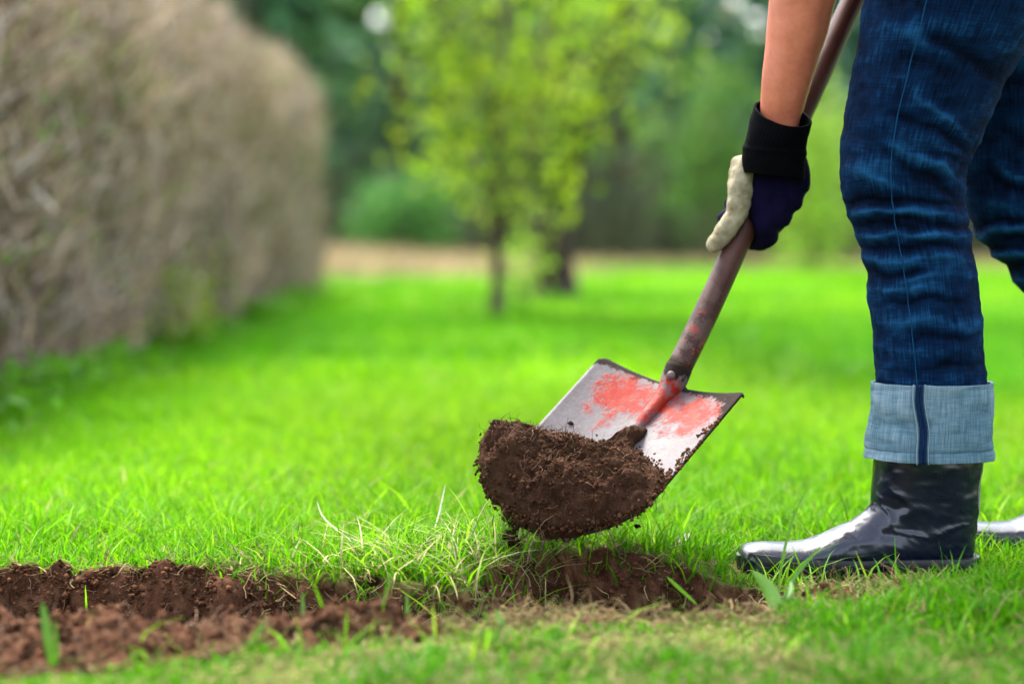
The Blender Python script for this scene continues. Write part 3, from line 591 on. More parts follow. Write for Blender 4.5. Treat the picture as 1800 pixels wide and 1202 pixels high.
# boots
BF = [(1299, 963, 1300, 984, .018), (1302, 951, 1303, 988, .030), (1316, 942, 1317, 990, .040), (1345, 939, 1345, 990, .043), (1385, 940, 1385, 990, .048), (1424, 933, 1430, 990, .049), (1460, 918, 1468, 990, .046), (1493, 905, 1515, 990, .042), (1519, 887, 1572, 990, .039), (1529, 874, 1640, 990, .038), (1531, 864, 1692, 984, .038), (1532, 851, 1712, 955, .040), (1533, 835, 1717, 905, .044), (1535, 815, 1721, 855, .049), (1538, 785, 1726, 800, .053), (1541, 745, 1728, 748, .055), (1543, 700, 1728, 700, .055)]
BFOLD = [((1533, 845), (1572, 912), 4, 3.2), ((1572, 912), (1625, 927), 4, 3.0), ((1625, 927), (1708, 902), 4, 2.8), ((1555, 905), (1600, 880), 9, 3.5), ((1600, 880), (1650, 892), 9, 2.0), ((1560, 890), (1585, 868), 8, -3.5), ((1568, 920), (1650, 905), 12, -2.0), ((1545, 830), (1600, 878), 8, 2.5), ((1540, 900), (1560, 930), 8, -3), ((1533, 868), (1560, 880), 9, -3), ((1640, 960), (1712, 925), 4, 1.2), ((1600, 850), (1700, 870), 22, -1.2), ((1560, 930), (1580, 955), 14, 2)]
def boot(dx, Y, bend, name, label):
    K = np.array(BF); s = 1.0
    F = Wl(K[:, :2], LY); B = Wl(K[:, 2:4], LY)
    def dsp(V, th, uv):
        d = .75 * fold_disp(BFOLD)(V, th, uv); P = PX(V); return d * sst(1330, 1480, P[:, 0]) + .0005 * fbm(V * 30, 2, 8)
    V, F4, uv, dv = loft(F, B, K[:, 4], 260, 110, .86, dsp)
    n0 = 110; tip = V[:n0].mean(0); V = np.vstack([V, tip]); j = np.arange(n0)
    Fs = [F4[:, ::-1], np.stack([(j + 1) % n0, j, np.full(n0, len(V) - 1)], 1)[:, ::-1]]
    # sole: footprint swept from toe to heel with a raised toe guard
    xs_ = np.concatenate([np.linspace(0, .06, 14) ** 1.0, np.linspace(.08, 1, 50)]); x0 = W(1295, 990, LY)[0]; x1 = W(1719, 990, LY)[0]; SV = []
    for t in xs_:
        xx = x0 + (x1 - x0) * t; e = min(1, math.sqrt(max(0, 1 - (1 - t / .13) ** 2)) if t < .13 else 1) * (1 if t < .93 else math.sqrt(max(.02, 1 - ((t - .93) / .075) ** 2)))
        hw = np.interp(t, [0, .13, .32, .6, .8, 1], [.046, .050, .0535, .044, .0435, .042]) * max(e, .05); top = np.interp(t, [0, .04, .12, .25, .5, 1], [.022, .028, .027, .023, .020, .022]); bot = np.interp(t, [0, .05, .3, .62, .64, 1], [.006, .001, 0, .002, 0, 0]) + (.009 if .55 < t < .62 else 0)
        ring = [(-1, bot + .003), (-.96, bot), (.96, bot), (1, bot + .003), (1.02, (top + bot) * .45), (.985, (top + bot) * .5), (1.01, top - .003), (.97, top), (-.97, top), (-1.01, top - .003), (-.985, (top + bot) * .5), (-1.02, (top + bot) * .45)]
        SV.append([(xx, LY + a * hw, zz) for a, zz in ring])
    SV = np.array(SV); nr, kr = SV.shape[:2]; SV = SV.reshape(-1, 3); SF = [grid_faces(nr, kr, True), np.stack([np.zeros(kr - 2, int), np.arange(1, kr - 1), np.arange(2, kr)], 1), (nr - 1) * kr + np.stack([np.zeros(kr - 2, int), np.arange(2, kr), np.arange(1, kr - 1)], 1)]
    bx = W(1430, 990, LY)[0]
    def place(P):
        P = P.copy()
        if bend:
            # heel lifted, foot bent at the ball
            t = np.clip((P[:, 0] - (bx - .02)) / .05, 0, 1); an = t * t * (3 - 2 * t) * bend; zz = P[:, 2] - .012; xx = P[:, 0] - bx; m_ = P[:, 0] > bx - .02
            P[m_, 0] = (bx + xx * np.cos(an) - zz * np.sin(an))[m_]; P[m_, 2] = (.012 + xx * np.sin(an) + zz * np.cos(an))[m_]
        return P + np.array([dx, Y - LY, -.009 if not bend else -.006])
    o = under(obj(name, mesh_np('boot', place(V), Fs, True), M['boot'], label=label), person)
    so_ = under(obj('sole', mesh_np('sole', place(SV), SF, True), M['sole']), o); ed = so_.modifiers.new('edges', 'EDGE_SPLIT'); ed.split_angle = R(50)
    return o
boot(0, LY, 0, 'boot', 'glossy navy rubber boot planted flat on the grass'); boot((1706 - 1298) / 1405., FY, R(9), 'boot', 'navy rubber boot of the far leg with its heel lifted')

# spade-hand glove and the bare arm
def sh_pt(px_y):
    """point of the shaft's axis at picture height px_y"""
    lo, hi = -.1, 1.2
    for _ in range(50):
        m_ = (lo + hi) / 2
        if PX(np.array([SH0 + SD * m_]))[0, 1] > px_y: lo = m_
        else: hi = m_
    return SH0 + SD * lo
A0 = sh_pt(360); yS = A0[1]; print('shaft y at hand', yS, A0)
yp = yS - .030
ARM = [(1380, -260, 1540, -235), (1366, -120, 1500, -110), (1352, 0, 1470, 5), (1343, 90, 1444, 96), (1336, 170, 1418, 176), (1335, 215, 1404, 224), (1334, 260, 1402, 268), (1330, 300, 1402, 308)]
AY = [2.985, 2.995, 3.005, 3.013, 3.02, 3.025, 3.03, 3.035]
Fa = np.array([W(k[0], k[1], y) for k, y in zip(ARM, AY)]); Ba = np.array([W(k[2], k[3], y) for k, y in zip(ARM, AY)]); hd = np.linalg.norm(Fa - Ba, axis=1) / 2 * np.array([.9, .9, .9, .88, .82, .78, .75, .7])
def arm_disp(V, th, uv): P = PX(V); ds, t = segdist(P, (1462, -30), (1438, 95)); d2, t2 = segdist(P, (1385, 60), (1362, 215)); d3, t3 = segdist(P, (1420, 20), (1388, 205)); return -.004 * np.exp(-(ds / 6) ** 2) + .0012 * np.exp(-(d2 / 9) ** 2) + .0010 * np.exp(-(d3 / 7) ** 2) + .0012 * fbm(V * 22, 3, 2)
Va, Fa4, uva, _ = loft(Fa, Ba, hd, 120, 64, 1.0, arm_disp); n0 = 64; Va = np.vstack([Va, Va[:n0].mean(0), Va[-n0:].mean(0)]); j = np.arange(n0); j2 = (j + 1) % n0; nn = len(Va)
arm = (Va, [Fa4, np.stack([j2, j, np.full(n0, nn - 2)], 1), np.stack([119 * n0 + j, 119 * n0 + j2, np.full(n0, nn - 1)], 1)])
elb = (Fa[0] + Ba[0]) / 2; shoulder = np.array([elb[0] - .03, 2.87, elb[2] + .27]); hipc = Hc + np.array([0.03, 0, .10]); shR = shoulder + np.array([.02, .34, .02]); chest = (shoulder + shR) / 2; gripP = SH0 + SD * .78
body_parts = [arm, capsule([elb + [0, 0, -.02], (elb + shoulder) / 2, shoulder], [.046, .05, .06]), capsule([hipc, hipc * .6 + chest * .4, chest + [.05, 0, 0]], [.13, .125, .14], 20), capsule([shoulder, chest, shR], [.065, .11, .065], 18),
    capsule([chest, chest + [-.12, 0, .08], chest + [-.20, 0, .08]], [.07, .055, .055]), capsule([chest + [-.22, 0, .02], chest + [-.24, 0, .12]], [.085, .10], 20), capsule([chest + [-.335, 0, .05], chest + [-.35, 0, .03]], [.018, .016]), capsule([shR, (shR + gripP) / 2 + [.05, .10, .04], gripP + [0, .04, .02]], [.058, .046, .03])]
body = under(obj('body', union(body_parts, .0055, 4), M['skin']), person)
shirt = union([capsule([hipc + [.02, 0, -.02], hipc * .6 + chest * .4, chest + [.05, 0, 0]], [.152, .147, .16], 20), capsule([shoulder + [0, -.01, -.01], chest, shR], [.085, .13, .085], 18), capsule([shoulder, shoulder * .6 + elb * .4], [.075, .066]), capsule([shR, shR * .6 + ((shR + gripP) / 2 + [.05, .10, .04]) * .4], [.075, .062])], .012, 6)
under(obj('shirt', shirt, M['shirt']), person); under(obj('hair', union([capsule([chest + [-.21, 0, .10], chest + [-.20, 0, .15]], [.105, .10], 18)], .012, 4), M['hair']), person)

glove = empty('glove', tuple(A0)); under(glove, person)
sx = nrm(SD)
def shr(px_y, ang, rad):
    """point round the shaft: ang 0 = right of it, 90 = behind, 180 = left, 270 = towards the camera"""
    c = sh_pt(px_y); e1 = nrm(np.cross(sx, [0, -1, 0]));
    if e1[0] < 0: e1 = -e1
    e2 = np.cross(sx, e1); e2 = e2 if e2[1] > 0 else -e2
    return c + rad * (math.cos(R(ang)) * e1 + math.sin(R(ang)) * e2)
wr = W(1362, 275, yp + .002); kn = [(1403, 322, .0), (1391, 350, -.002), (1372, 376, -.003), (1346, 396, -.002)]; parts = []
for i, (kx, ky, dy_) in enumerate(kn):
    K = W(kx, ky, yp + .002 + dy_); wri = W(1390 - i * 15, 268, yp + .004); mid = (K + wri) / 2 + np.array([.001, -.004, 0]); parts.append(capsule([wri, mid, K], [.016, .0168, .0165]))
    yy = [318, 346, 374, 401][i]; rf = .0115
    parts.append(capsule([K, shr(yy, -5, .030), shr(yy + 2, 50, .031)], [.0155, .0135, .0125])); parts.append(capsule([shr(yy + 2, 50, .031), shr(yy + 2, 95, .030), shr(yy + 1, 140, .029)], [.0125, .0118, rf])); parts.append(capsule([shr(yy + 1, 140, .029), shr(yy, 175, .028), shr(yy, 205, .0275)], [rf, .011, .0095]))
parts.append(capsule([W(1342, 285, yp + .004), W(1336, 330, yp), W(1338, 375, yp + .002)], [.018, .019, .0165]))
gm = union(parts, .0028, 5); V = verts(gm); N_ = normals(gm); V += N_ * (.0012 * fbm(V * 70, 3, 4) + .0006 * fbm(V * 200, 2, 6))[:, None]; setverts(gm, V)
under(obj('glove_back', gm, M['glove_navy']), glove)
tp = [capsule([W(1310, 288, yp - .006), W(1303, 320, yp - .009), W(1300, 350, yp - .008), W(1293, 378, yp - .006), W(1272, 410, yp - .004), W(1256, 430, yp - .001)], [.0125, .0155, .0160, .0140, .0132, .0112]), capsule([W(1299, 288, yp), W(1298, 330, yp + .002), W(1301, 372, yp + .006)], [.011, .0145, .013])]
tm = union(tp, .0022, 3); V = verts(tm); N_ = normals(tm); P = PX(V); wr_ = np.zeros(len(V))
for a_, b_, wd, h in [((1275, 312), (1322, 322), 5, -2.2), ((1278, 322), (1320, 338), 5, 1.6), ((1282, 345), (1322, 352), 4.5, -2.4), ((1284, 356), (1320, 366), 5, 1.4), ((1276, 372), (1316, 384), 4.5, -2.2), ((1272, 388), (1310, 392), 5, 1.2), ((1285, 300), (1318, 300), 5, 1.5), ((1255, 412), (1290, 418), 5, -1.4), ((1296, 290), (1306, 330), 4, -1.6)]:
    ds, t = segdist(P, a_, b_); wr_ += h * .00035 * np.exp(-(ds / wd) ** 2)
setverts(tm, V + N_ * (wr_ + .0007 * fbm(V * 150, 3, 4))[:, None]); under(obj('glove_thumb', tm, M['glove_leather'], label='cream leather thumb of the glove'), glove)
CK = [(1326, 181, 1427, 206, 3.016), (1318, 212, 1422, 232, 3.02), (1310, 250, 1417, 262, 3.026), (1304, 278, 1415, 290, 3.031), (1308, 304, 1413, 316, 3.034)]
Fc = np.array([W(k[0], k[1], k[4]) for k in CK]); Bc = np.array([W(k[2], k[3], k[4]) for k in CK]); hdc = np.linalg.norm(Fc - Bc, axis=1) / 2 * np.array([.80, .78, .74, .70, .64])
# the cuff's mouth tips towards the camera
def cdisp(V, th, uv): return .00025 * np.sin(th * 46) + .0012 * fbm(V * 40, 2, 3) + .0014 * np.exp(-((uv[:, 1] - .052) / .004) ** 2)
V, F4, uv, dv = loft(Fc, Bc, hdc, 60, 184, 1.0, cdisp); tilt = (V[:, 1] - 3.025); V[:, 2] += tilt * .55 * sst(290, 190, PX(V)[:, 1])
co = obj('glove_cuff', mesh_np('glove_cuff', V, F4, True, uv=uv), M['glove_cuff']); so_ = co.modifiers.new('thickness', 'SOLIDIFY'); so_.thickness = .003; so_.offset = -1; under(co, glove)

# ------------------------------------------------------------------ spade
spade = empty('spade', tuple(SPM), label='worn garden spade with chipped red paint on its blade, lifted full of soil', cat='spade')
nb_, na = 90, 71; bb = np.concatenate([np.linspace(0, .72, 50), .72 + .28 * np.sin(np.linspace(0, 1, 41)[1:] * math.pi / 2)]); aa = np.linspace(-1, 1, na); Bb, Aa = np.meshgrid(bb, aa, indexing='ij')
dip = .010 * (1 - np.abs(Aa) ** 1.6) * np.exp(-Bb / .08) - .030 * np.clip(np.abs(Aa) - .93, 0, 1) / .07 * np.exp(-Bb / .03)
V = blade_pt(Aa, Bb - dip * 0 + np.clip(np.abs(Aa) - .94, 0, 1) * .5 * np.exp(-Bb / .04)).reshape(-1, 3); V = V + (nN * (.006 * np.exp(-Bb / .018)).reshape(-1, 1)) * 0
# top edge folded back as a foot rest
V = V + (nN[None] * -.006 + -nV[None] * 0) * (np.exp(-(Bb / .012) ** 2) * (np.abs(Aa) > .12)).reshape(-1, 1)
edge = np.clip(np.exp(-Bb / .045) * .95 + .8 * np.exp(-(1 - np.abs(Aa)) / .05) * (Aa > 0) + .2 * np.exp(-(1 - np.abs(Aa)) / .03) * (Aa < 0) + .75 * np.exp(-(np.hypot((Aa - 1) * .7, (Bb - 0.0) * 1.6)) / .22) + .4 * np.exp(-(np.hypot((Aa + 1) * .7, Bb * 1.6)) / .12), 0, 1).ravel()
paint = (.12 * np.exp(-((Aa + .45) / .35) ** 2) + .10 * np.exp(-((Aa - .55) / .3) ** 2) - .25 * sst(-.75, -1, Aa) - .05 * sst(.3, .45, Bb)).ravel()
bm_ = mesh_np('blade', V, grid_faces(90, na, False)[:, ::-1], True, attrs={'bv': Bb.ravel(), 'bu': Aa.ravel(), 'edge': edge, 'paint': paint})
bo = obj('blade', bm_, M['blade'], label='squared steel blade with worn red paint'); sd_ = bo.modifiers.new('thickness', 'SOLIDIFY'); sd_.thickness = .0026; sd_.offset = 0; under(bo, spade)
# socket: raised tapering rib from the shaft down the middle of the blade
SR = .0168; P = []; rr = []
for t in np.linspace(0, 1, 30):
    b_ = -.05 + .44 * t; base = blade_pt(np.array(0.0), np.array(max(b_, 0.0)))
    if b_ < 0: base = base + nV * np.linalg.norm(SPV) * b_
    k = sst(.10, .45, t); r_ = (SR * 1.02 * (1 - k) + .0088 * k) * (1 - .55 * sst(.6, 1, t)); ax = SH0 + SD * (-b_ * np.linalg.norm(SPV)); q = sst(-.05, .10, b_); c_ = ax * (1 - q) + (base + nN * (r_ * .35 - .003 * sst(.5, 1, t))) * q; P.append(c_); rr.append(r_)
P = np.array(P); rr = np.array(rr); V, F = tube(P, rr, 20)
n_ = len(V); bvv = np.concatenate([np.repeat(np.linspace(0, .38, 30), 20), [0, .38]]); sk = obj('socket', mesh_np('socket', V, F, True, attrs={'bv': .1 + bvv * .25, 'bu': np.zeros(n_), 'edge': np.concatenate([np.repeat(.15 + .60 * np.exp(-np.arange(30) / 5.), 20), [.2, .2]]), 'paint': np.concatenate([np.repeat(np.interp(np.linspace(-.05, .39, 30), [-.05, 0, .1, .3, .42], [-.08, -.02, .10, .0, -.2]), 20), [0, 0]])}), M['blade']); under(sk, spade)
for yy in (671,):
    c_ = sh_pt(669); v_ = nrm(np.array([-.30, -1, .25])); c_ = c_ + nrm(v_ - sx * np.dot(v_, sx)) * SR * 1.08
    mb = MB(); V0, F0 = ico(); bmv = bmesh.new(); bmesh.ops.create_uvsphere(bmv, u_segments=16, v_segments=10, radius=.0052); vv = np.array([v.co[:] for v in bmv.verts]); ff = [[v.index for v in f.verts] for f in bmv.faces]; bmv.free()
    mb.add(vv * np.array([1, .7, 1]) + c_, [np.array([f for f in ff if len(f) == 4]), np.array([f for f in ff if len(f) == 3])]); under(obj('rivet', mb.mesh('rivet'), M['rivet']), spade)
L0, L1 = .012, .80; t = np.linspace(L0, L1, 70); P = SH0 + SD * t[:, None]; P += (np.outer(.0012 * np.sin(t * 19), [1, .3, 0])); V, F = tube(P, np.interp(t, [0, .05, .3, .8], [.0160, .0162, .0155, .0150]), 28)
uvs = np.concatenate([np.stack([np.tile(np.arange(28) / 28 * .1, 70), np.repeat(t, 28)], 1), [[0, 0], [0, 1]]]); under(obj('shaft', mesh_np('shaft', V, F, True, attrs={'along': np.concatenate([np.repeat(t, 28), [0, 1]])}, uv=uvs), M['shaft'], label='dark brown worn shaft'), spade)
e_ = SH0 + SD * L1; gd = nrm(nU - SD * np.dot(nU, SD)); hP = spline([e_, e_ + SD * .03 + gd * .045, e_ + SD * .09 + gd * .055, e_ + SD * .105, e_ + SD * .09 - gd * .055, e_ + SD * .03 - gd * .045, e_], 50)
under(obj('handle', MBT(hP, .012, 12), M['grip']), spade)

# soil heaped on the blade
def lump(name, bound, cen, H, seed, label, mat, rings=80, ka=200, prof=3.8):
    bd = np.array(bound); an = np.arctan2(bd[:, 1] - cen[1], (bd[:, 0] - cen[0]) * .38); o = np.argsort(an); bd = bd[o]; an = an[o]; th = np.linspace(-math.pi, math.pi, ka, endpoint=False)
    ax = np.concatenate([an - 2 * math.pi, an, an + 2 * math.pi]); bx = np.tile(bd, (3, 1)); E = np.stack([np.interp(th, ax, bx[:, 0]), np.interp(th, ax, bx[:, 1])], 1)
    k_ = np.array([1, 2, 3, 2, 1]) / 9; E = np.stack([np.convolve(np.concatenate([E[-2:, i], E[:, i], E[:2, i]]), k_, 'valid') for i in (0, 1)], 1); r = np.linspace(0, 1, rings) ** .8
    AB = np.array(cen) + (E - np.array(cen))[None] * r[:, None, None]; h = H(AB[..., 0], AB[..., 1]) * (1 - r[:, None] ** prof) ** .5 * (1 + .20 * n2(AB[..., 0], AB[..., 1] * 2, 2.6, 2, seed))
    P = blade_pt(np.clip(AB[..., 0], -1.5, 1.5), AB[..., 1], .0, False) + h[..., None] * nN + .0015 * nN; up = P.reshape(-1, 3)
    N_ = nrm(nN * .8 + np.array([0, -.4, .3]) + 0 * up); k = (1 - r ** 8)[:, None].repeat(ka, 1).ravel()[:, None]
    dsp = .013 * fbm(up * 26, 3, seed) + .0065 * fbm(up * 75, 3, seed + 1) + .004 * np.abs(fbm(up * 190, 2, seed + 2)); up = up + N_ * dsp[:, None] * (.25 + .75 * k) + nrm(up - up.mean(0)) * (.006 * fbm(up * 60, 3, seed + 4) * (1 - k[:, 0]))[:, None]
    lo = blade_pt(np.clip(AB[-1, :, 0], -1.5, 1.5) * .9, AB[-1, :, 1] * .985, -.0035, False); lo2 = blade_pt(np.array(cen[0]), np.array(cen[1]), -.004, False)
    Vv = np.vstack([up, lo, lo2]); n1 = len(up); j = np.arange(ka); j2 = (j + 1) % ka; Fl = [grid_faces(rings, ka, True), np.stack([(rings - 1) * ka + j, (rings - 1) * ka + j2, n1 + j2, n1 + j], 1), np.stack([n1 + j, n1 + j2, np.full(ka, n1 + ka)], 1)]
    return up, mesh_np(name, Vv, Fl, True)
bound = [(-1.08, .64), (-.85, .565), (-.55, .50), (-.3, .50), (0, .47), (.3, .48), (.6, .52), (.9, .60), (1.03, .66), (1.0, .76), (.85, .86), (.6, .93), (.3, 1.0), (.05, 1.035), (-.25, 1.03), (-.6, 1.0), (-.9, .95), (-1.13, .86), (-1.2, .74)]
hgt = lambda a, b: (.030 + .030 * sst(.55, .72, b) * sst(1.1, .2, a) + .012 * sst(0, -.8, a)) * (.55 + .45 * sst(1.0, .45, a))
SU, lm = lump('soil_heap', bound, (-.08, .76), hgt, 51, '', None)
heap = obj('soil_heap', lm, M['soil_damp'], label='clod of dark brown soil heaped on the lifted spade blade', cat='soil clod')
heap.location = (0, 0, 0)
SU2, lm2 = lump('soil_clod', [(-.32, .52), (-.22, .42), (-.06, .32), (.10, .29), (.17, .34), (.16, .42), (.24, .52), (.0, .60), (-.2, .58)], (-.02, .45), lambda a, b: .006 + .012 * sst(.32, .5, b), 71, '', None, 30, 70, 2.2)
obj('soil_clod', lm2, M['soil'], label='small lighter lump of earth stuck below the spade socket', cat='soil clod')
# loose crumbs and rootlets clinging to the heap
i = rng.integers(0, len(SU), 4200); P = SU[i] + rng.normal(0, .0012, (4200, 3)); r_ = .0006 + .0022 * rng.uniform(0, 1, 4200) ** 4; rim = SU[-200 * 3:]; j = rng.integers(0, len(rim), 1500); P = np.vstack([P, rim[j] + rng.normal(0, .0028, (1500, 3))]); r_ = np.concatenate([r_, .0007 + .0024 * rng.uniform(0, 1, 1500) ** 2])
u_ = rng.uniform(-.9, 1.0, 260); v_ = .50 + .16 * np.abs(u_) ** 2 - np.abs(rng.normal(0, .035, 260)); P = np.vstack([P, blade_pt(u_, v_, .001)]); r_ = np.concatenate([r_, rng.uniform(.0008, .0026, 260)])
# a dirty right edge and single specks
u_ = rng.uniform(.86, 1.0, 300); v_ = rng.uniform(.12, .62, 300); kk = n2(v_, u_, 14, 2, 4) > .1; P = np.vstack([P, blade_pt(u_[kk], v_[kk], .001)]); r_ = np.concatenate([r_, rng.uniform(.001, .003, kk.sum())])
P = np.vstack([P, blade_pt(np.array([-.72]), np.array([.42]), .001)]); r_ = np.append(r_, .004)
V, F, k = crumbs(P, r_, .9); c = np.array([.060, .0275, .0145]) * rng.uniform(.4, 1.9, (len(P), 1)); o = obj('crumb', mesh_np('heap_crumbs', V, F, True, np.repeat(c, k, 0)), M['crumb'], kind='stuff'); o.parent = heap
def fibres(P0, d0, L, r, colr, gravity=.4, S_=7, curl=.35):
    N = len(P0); d = nrm(d0); P = [P0]; st = L / (S_ - 1)
    for s in range(S_ - 1): d = nrm(d + rng.normal(0, curl, (N, 3)) + np.array([0, 0, -gravity])); P.append(P[-1] + d * st[:, None])
    P = np.stack(P, 1); rr = r[:, None] * np.linspace(1, .4, S_)[None]; V, F = many_tubes(P, rr); return V, F, np.repeat(colr, S_ * 3, 0)
N = 1000; i = rng.integers(0, len(SU), N); top = np.where(rng.uniform(0, 1, N) < .45)[0]; ti = np.argsort(-SU[:, 2])[:2600]; i[top] = ti[rng.integers(0, len(ti), len(top))]
c = np.array([.095, .05, .028]) * rng.uniform(.3, 2.0, (N, 1)); V, F, cc = fibres(SU[i] - nN * .001, rng.normal(0, 1, (N, 3)) - nN * .2, rng.uniform(.006, .022, N), rng.uniform(.00025, .0006, N), c, .05, 7, .5); mb = MB(); mb.add(V, F, cc)
rim = SU[-200 * 2:]; low = np.argsort(rim[:, 2])[:260]; N = 70; q = rim[low[rng.integers(0, 260, N)]]; c = np.array([.08, .05, .03]) * rng.uniform(.5, 2.2, (N, 1)); V, F, cc = fibres(q, rng.normal(0, .5, (N, 3)) + [0, 0, -.6], rng.uniform(.008, .03, N), rng.uniform(.0003, .0006, N), c, .3); mb.add(V, F, cc)
for (px, py, L, cx) in [(905, 950, .045, .03), (893, 940, .02, .0), (957, 945, .022, 0), (1062, 895, .085, .01), (1040, 890, .03, 0), (880, 745, .02, 0), (1150, 865, .018, .0), (868, 905, .05, -.05)]:
    q = W(px, py, 2.86)[None]; up_ = 1 if py == 745 else -1; V, F, cc = fibres(q, np.array([[cx * 4, 0, up_ * 1.0]]), np.array([L]), np.array([.0008]), np.array([[.13, .075, .045]]), .25 * (up_ < 0), 9, .22); mb.add(V, F, cc)
o = obj('rootlet', mb.mesh('heap_roots', True), M['fibre'], kind='stuff'); o.parent = heap
def clod(px, py, Y, r, n, label, spread=1.0):
    C = W(px, py, Y); P = C + rng.normal(0, r * .55 * spread, (n, 3)); V, F, k = crumbs(P, rng.uniform(.25, .6, n) * r, 1); return obj('falling_clod', mesh_np('falling_clod', V, F, True, np.repeat(np.array([.022, .011, .007]) * rng.uniform(.5, 1.6, (n, 1)), k, 0)), M['crumb'], label=label, cat='soil clod')
o = clod(900, 946, 2.84, .0085, 34, 'crumbly soil clod hanging on roots below the left of the blade')
mb = MB()
for (a_, b_) in (((903, 955), (912, 1016)), ((912, 952), (925, 1010)), ((897, 952), (905, 985))):
    Q = spline([W(*a_, 2.84), (W(*a_, 2.84) + W(*b_, 2.84)) / 2 + [.004, 0, 0], W(*b_, 2.83)], 10) + rng.normal(0, .0005, (10, 3)); mb.add(*tube(Q, np.linspace(.0012, .0005, 10), 5), (.07, .04, .025))
r2 = obj('root', mb.mesh('root'), M['fibre']); r2.parent = o
clod(1122, 925, 2.86, .0055, 5, 'small soil crumb falling free right of the spade tip, lower one', .5); clod(1122, 903, 2.87, .0045, 4, 'small soil crumb falling free right of the spade tip, upper one', .5); clod(999, 948, 2.86, .006, 6, 'crumb of soil dropping from the very tip of the blade', .6)

# ------------------------------------------------------------------ earth, crumbs, roots and dead grass
def sample_soil(N, x0=-.75, x1=.5, y0=2.3, y1=2.98, thr=.25):
    P = []
    while sum(map(len, P)) < N:
        x = rng.uniform(x0, x1, 20000); y = rng.uniform(y0, y1, 20000); a, b, c = soil_masks(x, y); k = (a + b + c) > thr * rng.uniform(.4, 1.4, 20000); P.append(np.stack([x[k], y[k]], 1))
    return np.concatenate(P)[:N]
XY = sample_soil(24000, y0=2.2, thr=.3); N = len(XY); r_ = .0007 + .0022 * rng.uniform(0, 1, N) ** 2.5 + .006 * rng.uniform(0, 1, N) ** 14; z = ground_z(XY[:, 0], XY[:, 1]) + r_ * .3
WX = np.column_stack([rng.uniform(-.72, .33, 60000), rng.uniform(2.74, 2.91, 60000)]); WX = WX[np.sum(soil_masks(WX[:, 0], WX[:, 1]), 0) > .3]; wz = ground_z(WX[:, 0], WX[:, 1]); dz = ground_z(WX[:, 0], WX[:, 1] + .006) - wz; kk = rng.uniform(0, 1, len(WX)) < np.clip(np.abs(dz) / .012, 0, 1) * .6; WX = WX[kk][:9000]; wz = wz[kk][:9000]; XY = np.vstack([XY, WX]); N = len(XY)
r_ = np.concatenate([r_, .0008 + .003 * rng.uniform(0, 1, len(WX)) ** 3]); z = np.concatenate([z, wz + rng.normal(0, .003, len(WX))]); yo = np.concatenate([np.zeros(N - len(WX)), rng.normal(-.006, .006, len(WX))])
V, F, k = crumbs(np.column_stack([XY[:, 0], XY[:, 1] + yo, z]), r_, .85); c = np.array([.088, .040, .0205]) * rng.uniform(.4, 1.8, (N, 1)); pk = rng.uniform(0, 1, N) < .05; c[pk] = np.array([.13, .07, .042]) * rng.uniform(.6, 1.3, (pk.sum(), 1))
obj('soil_crumbs', mesh_np('soil_crumbs', V, F, True, np.repeat(c, k, 0)), M['crumb'], label='loose brown soil crumbs along the dug trench', cat='soil', kind='stuff')
XY = sample_soil(3600, y0=2.2, thr=.15); N = len(XY); z = ground_z(XY[:, 0], XY[:, 1]); c = np.array([.14, .08, .045]) * rng.uniform(.4, 1.8, (N, 1))
V, F, cc = fibres(np.column_stack([XY, z + .001]), rng.normal(0, 1, (N, 3)) * [1, 1, .25] + [0, 0, .25], rng.uniform(.008, .045, N), rng.uniform(.0003, .0008, N), c, .12, 7, .4); obj('soil_roots', mesh_np('soil_roots', V, F, True, cc), M['fibre'], label='thin torn roots lying in the dug soil', cat='roots', kind='stuff')

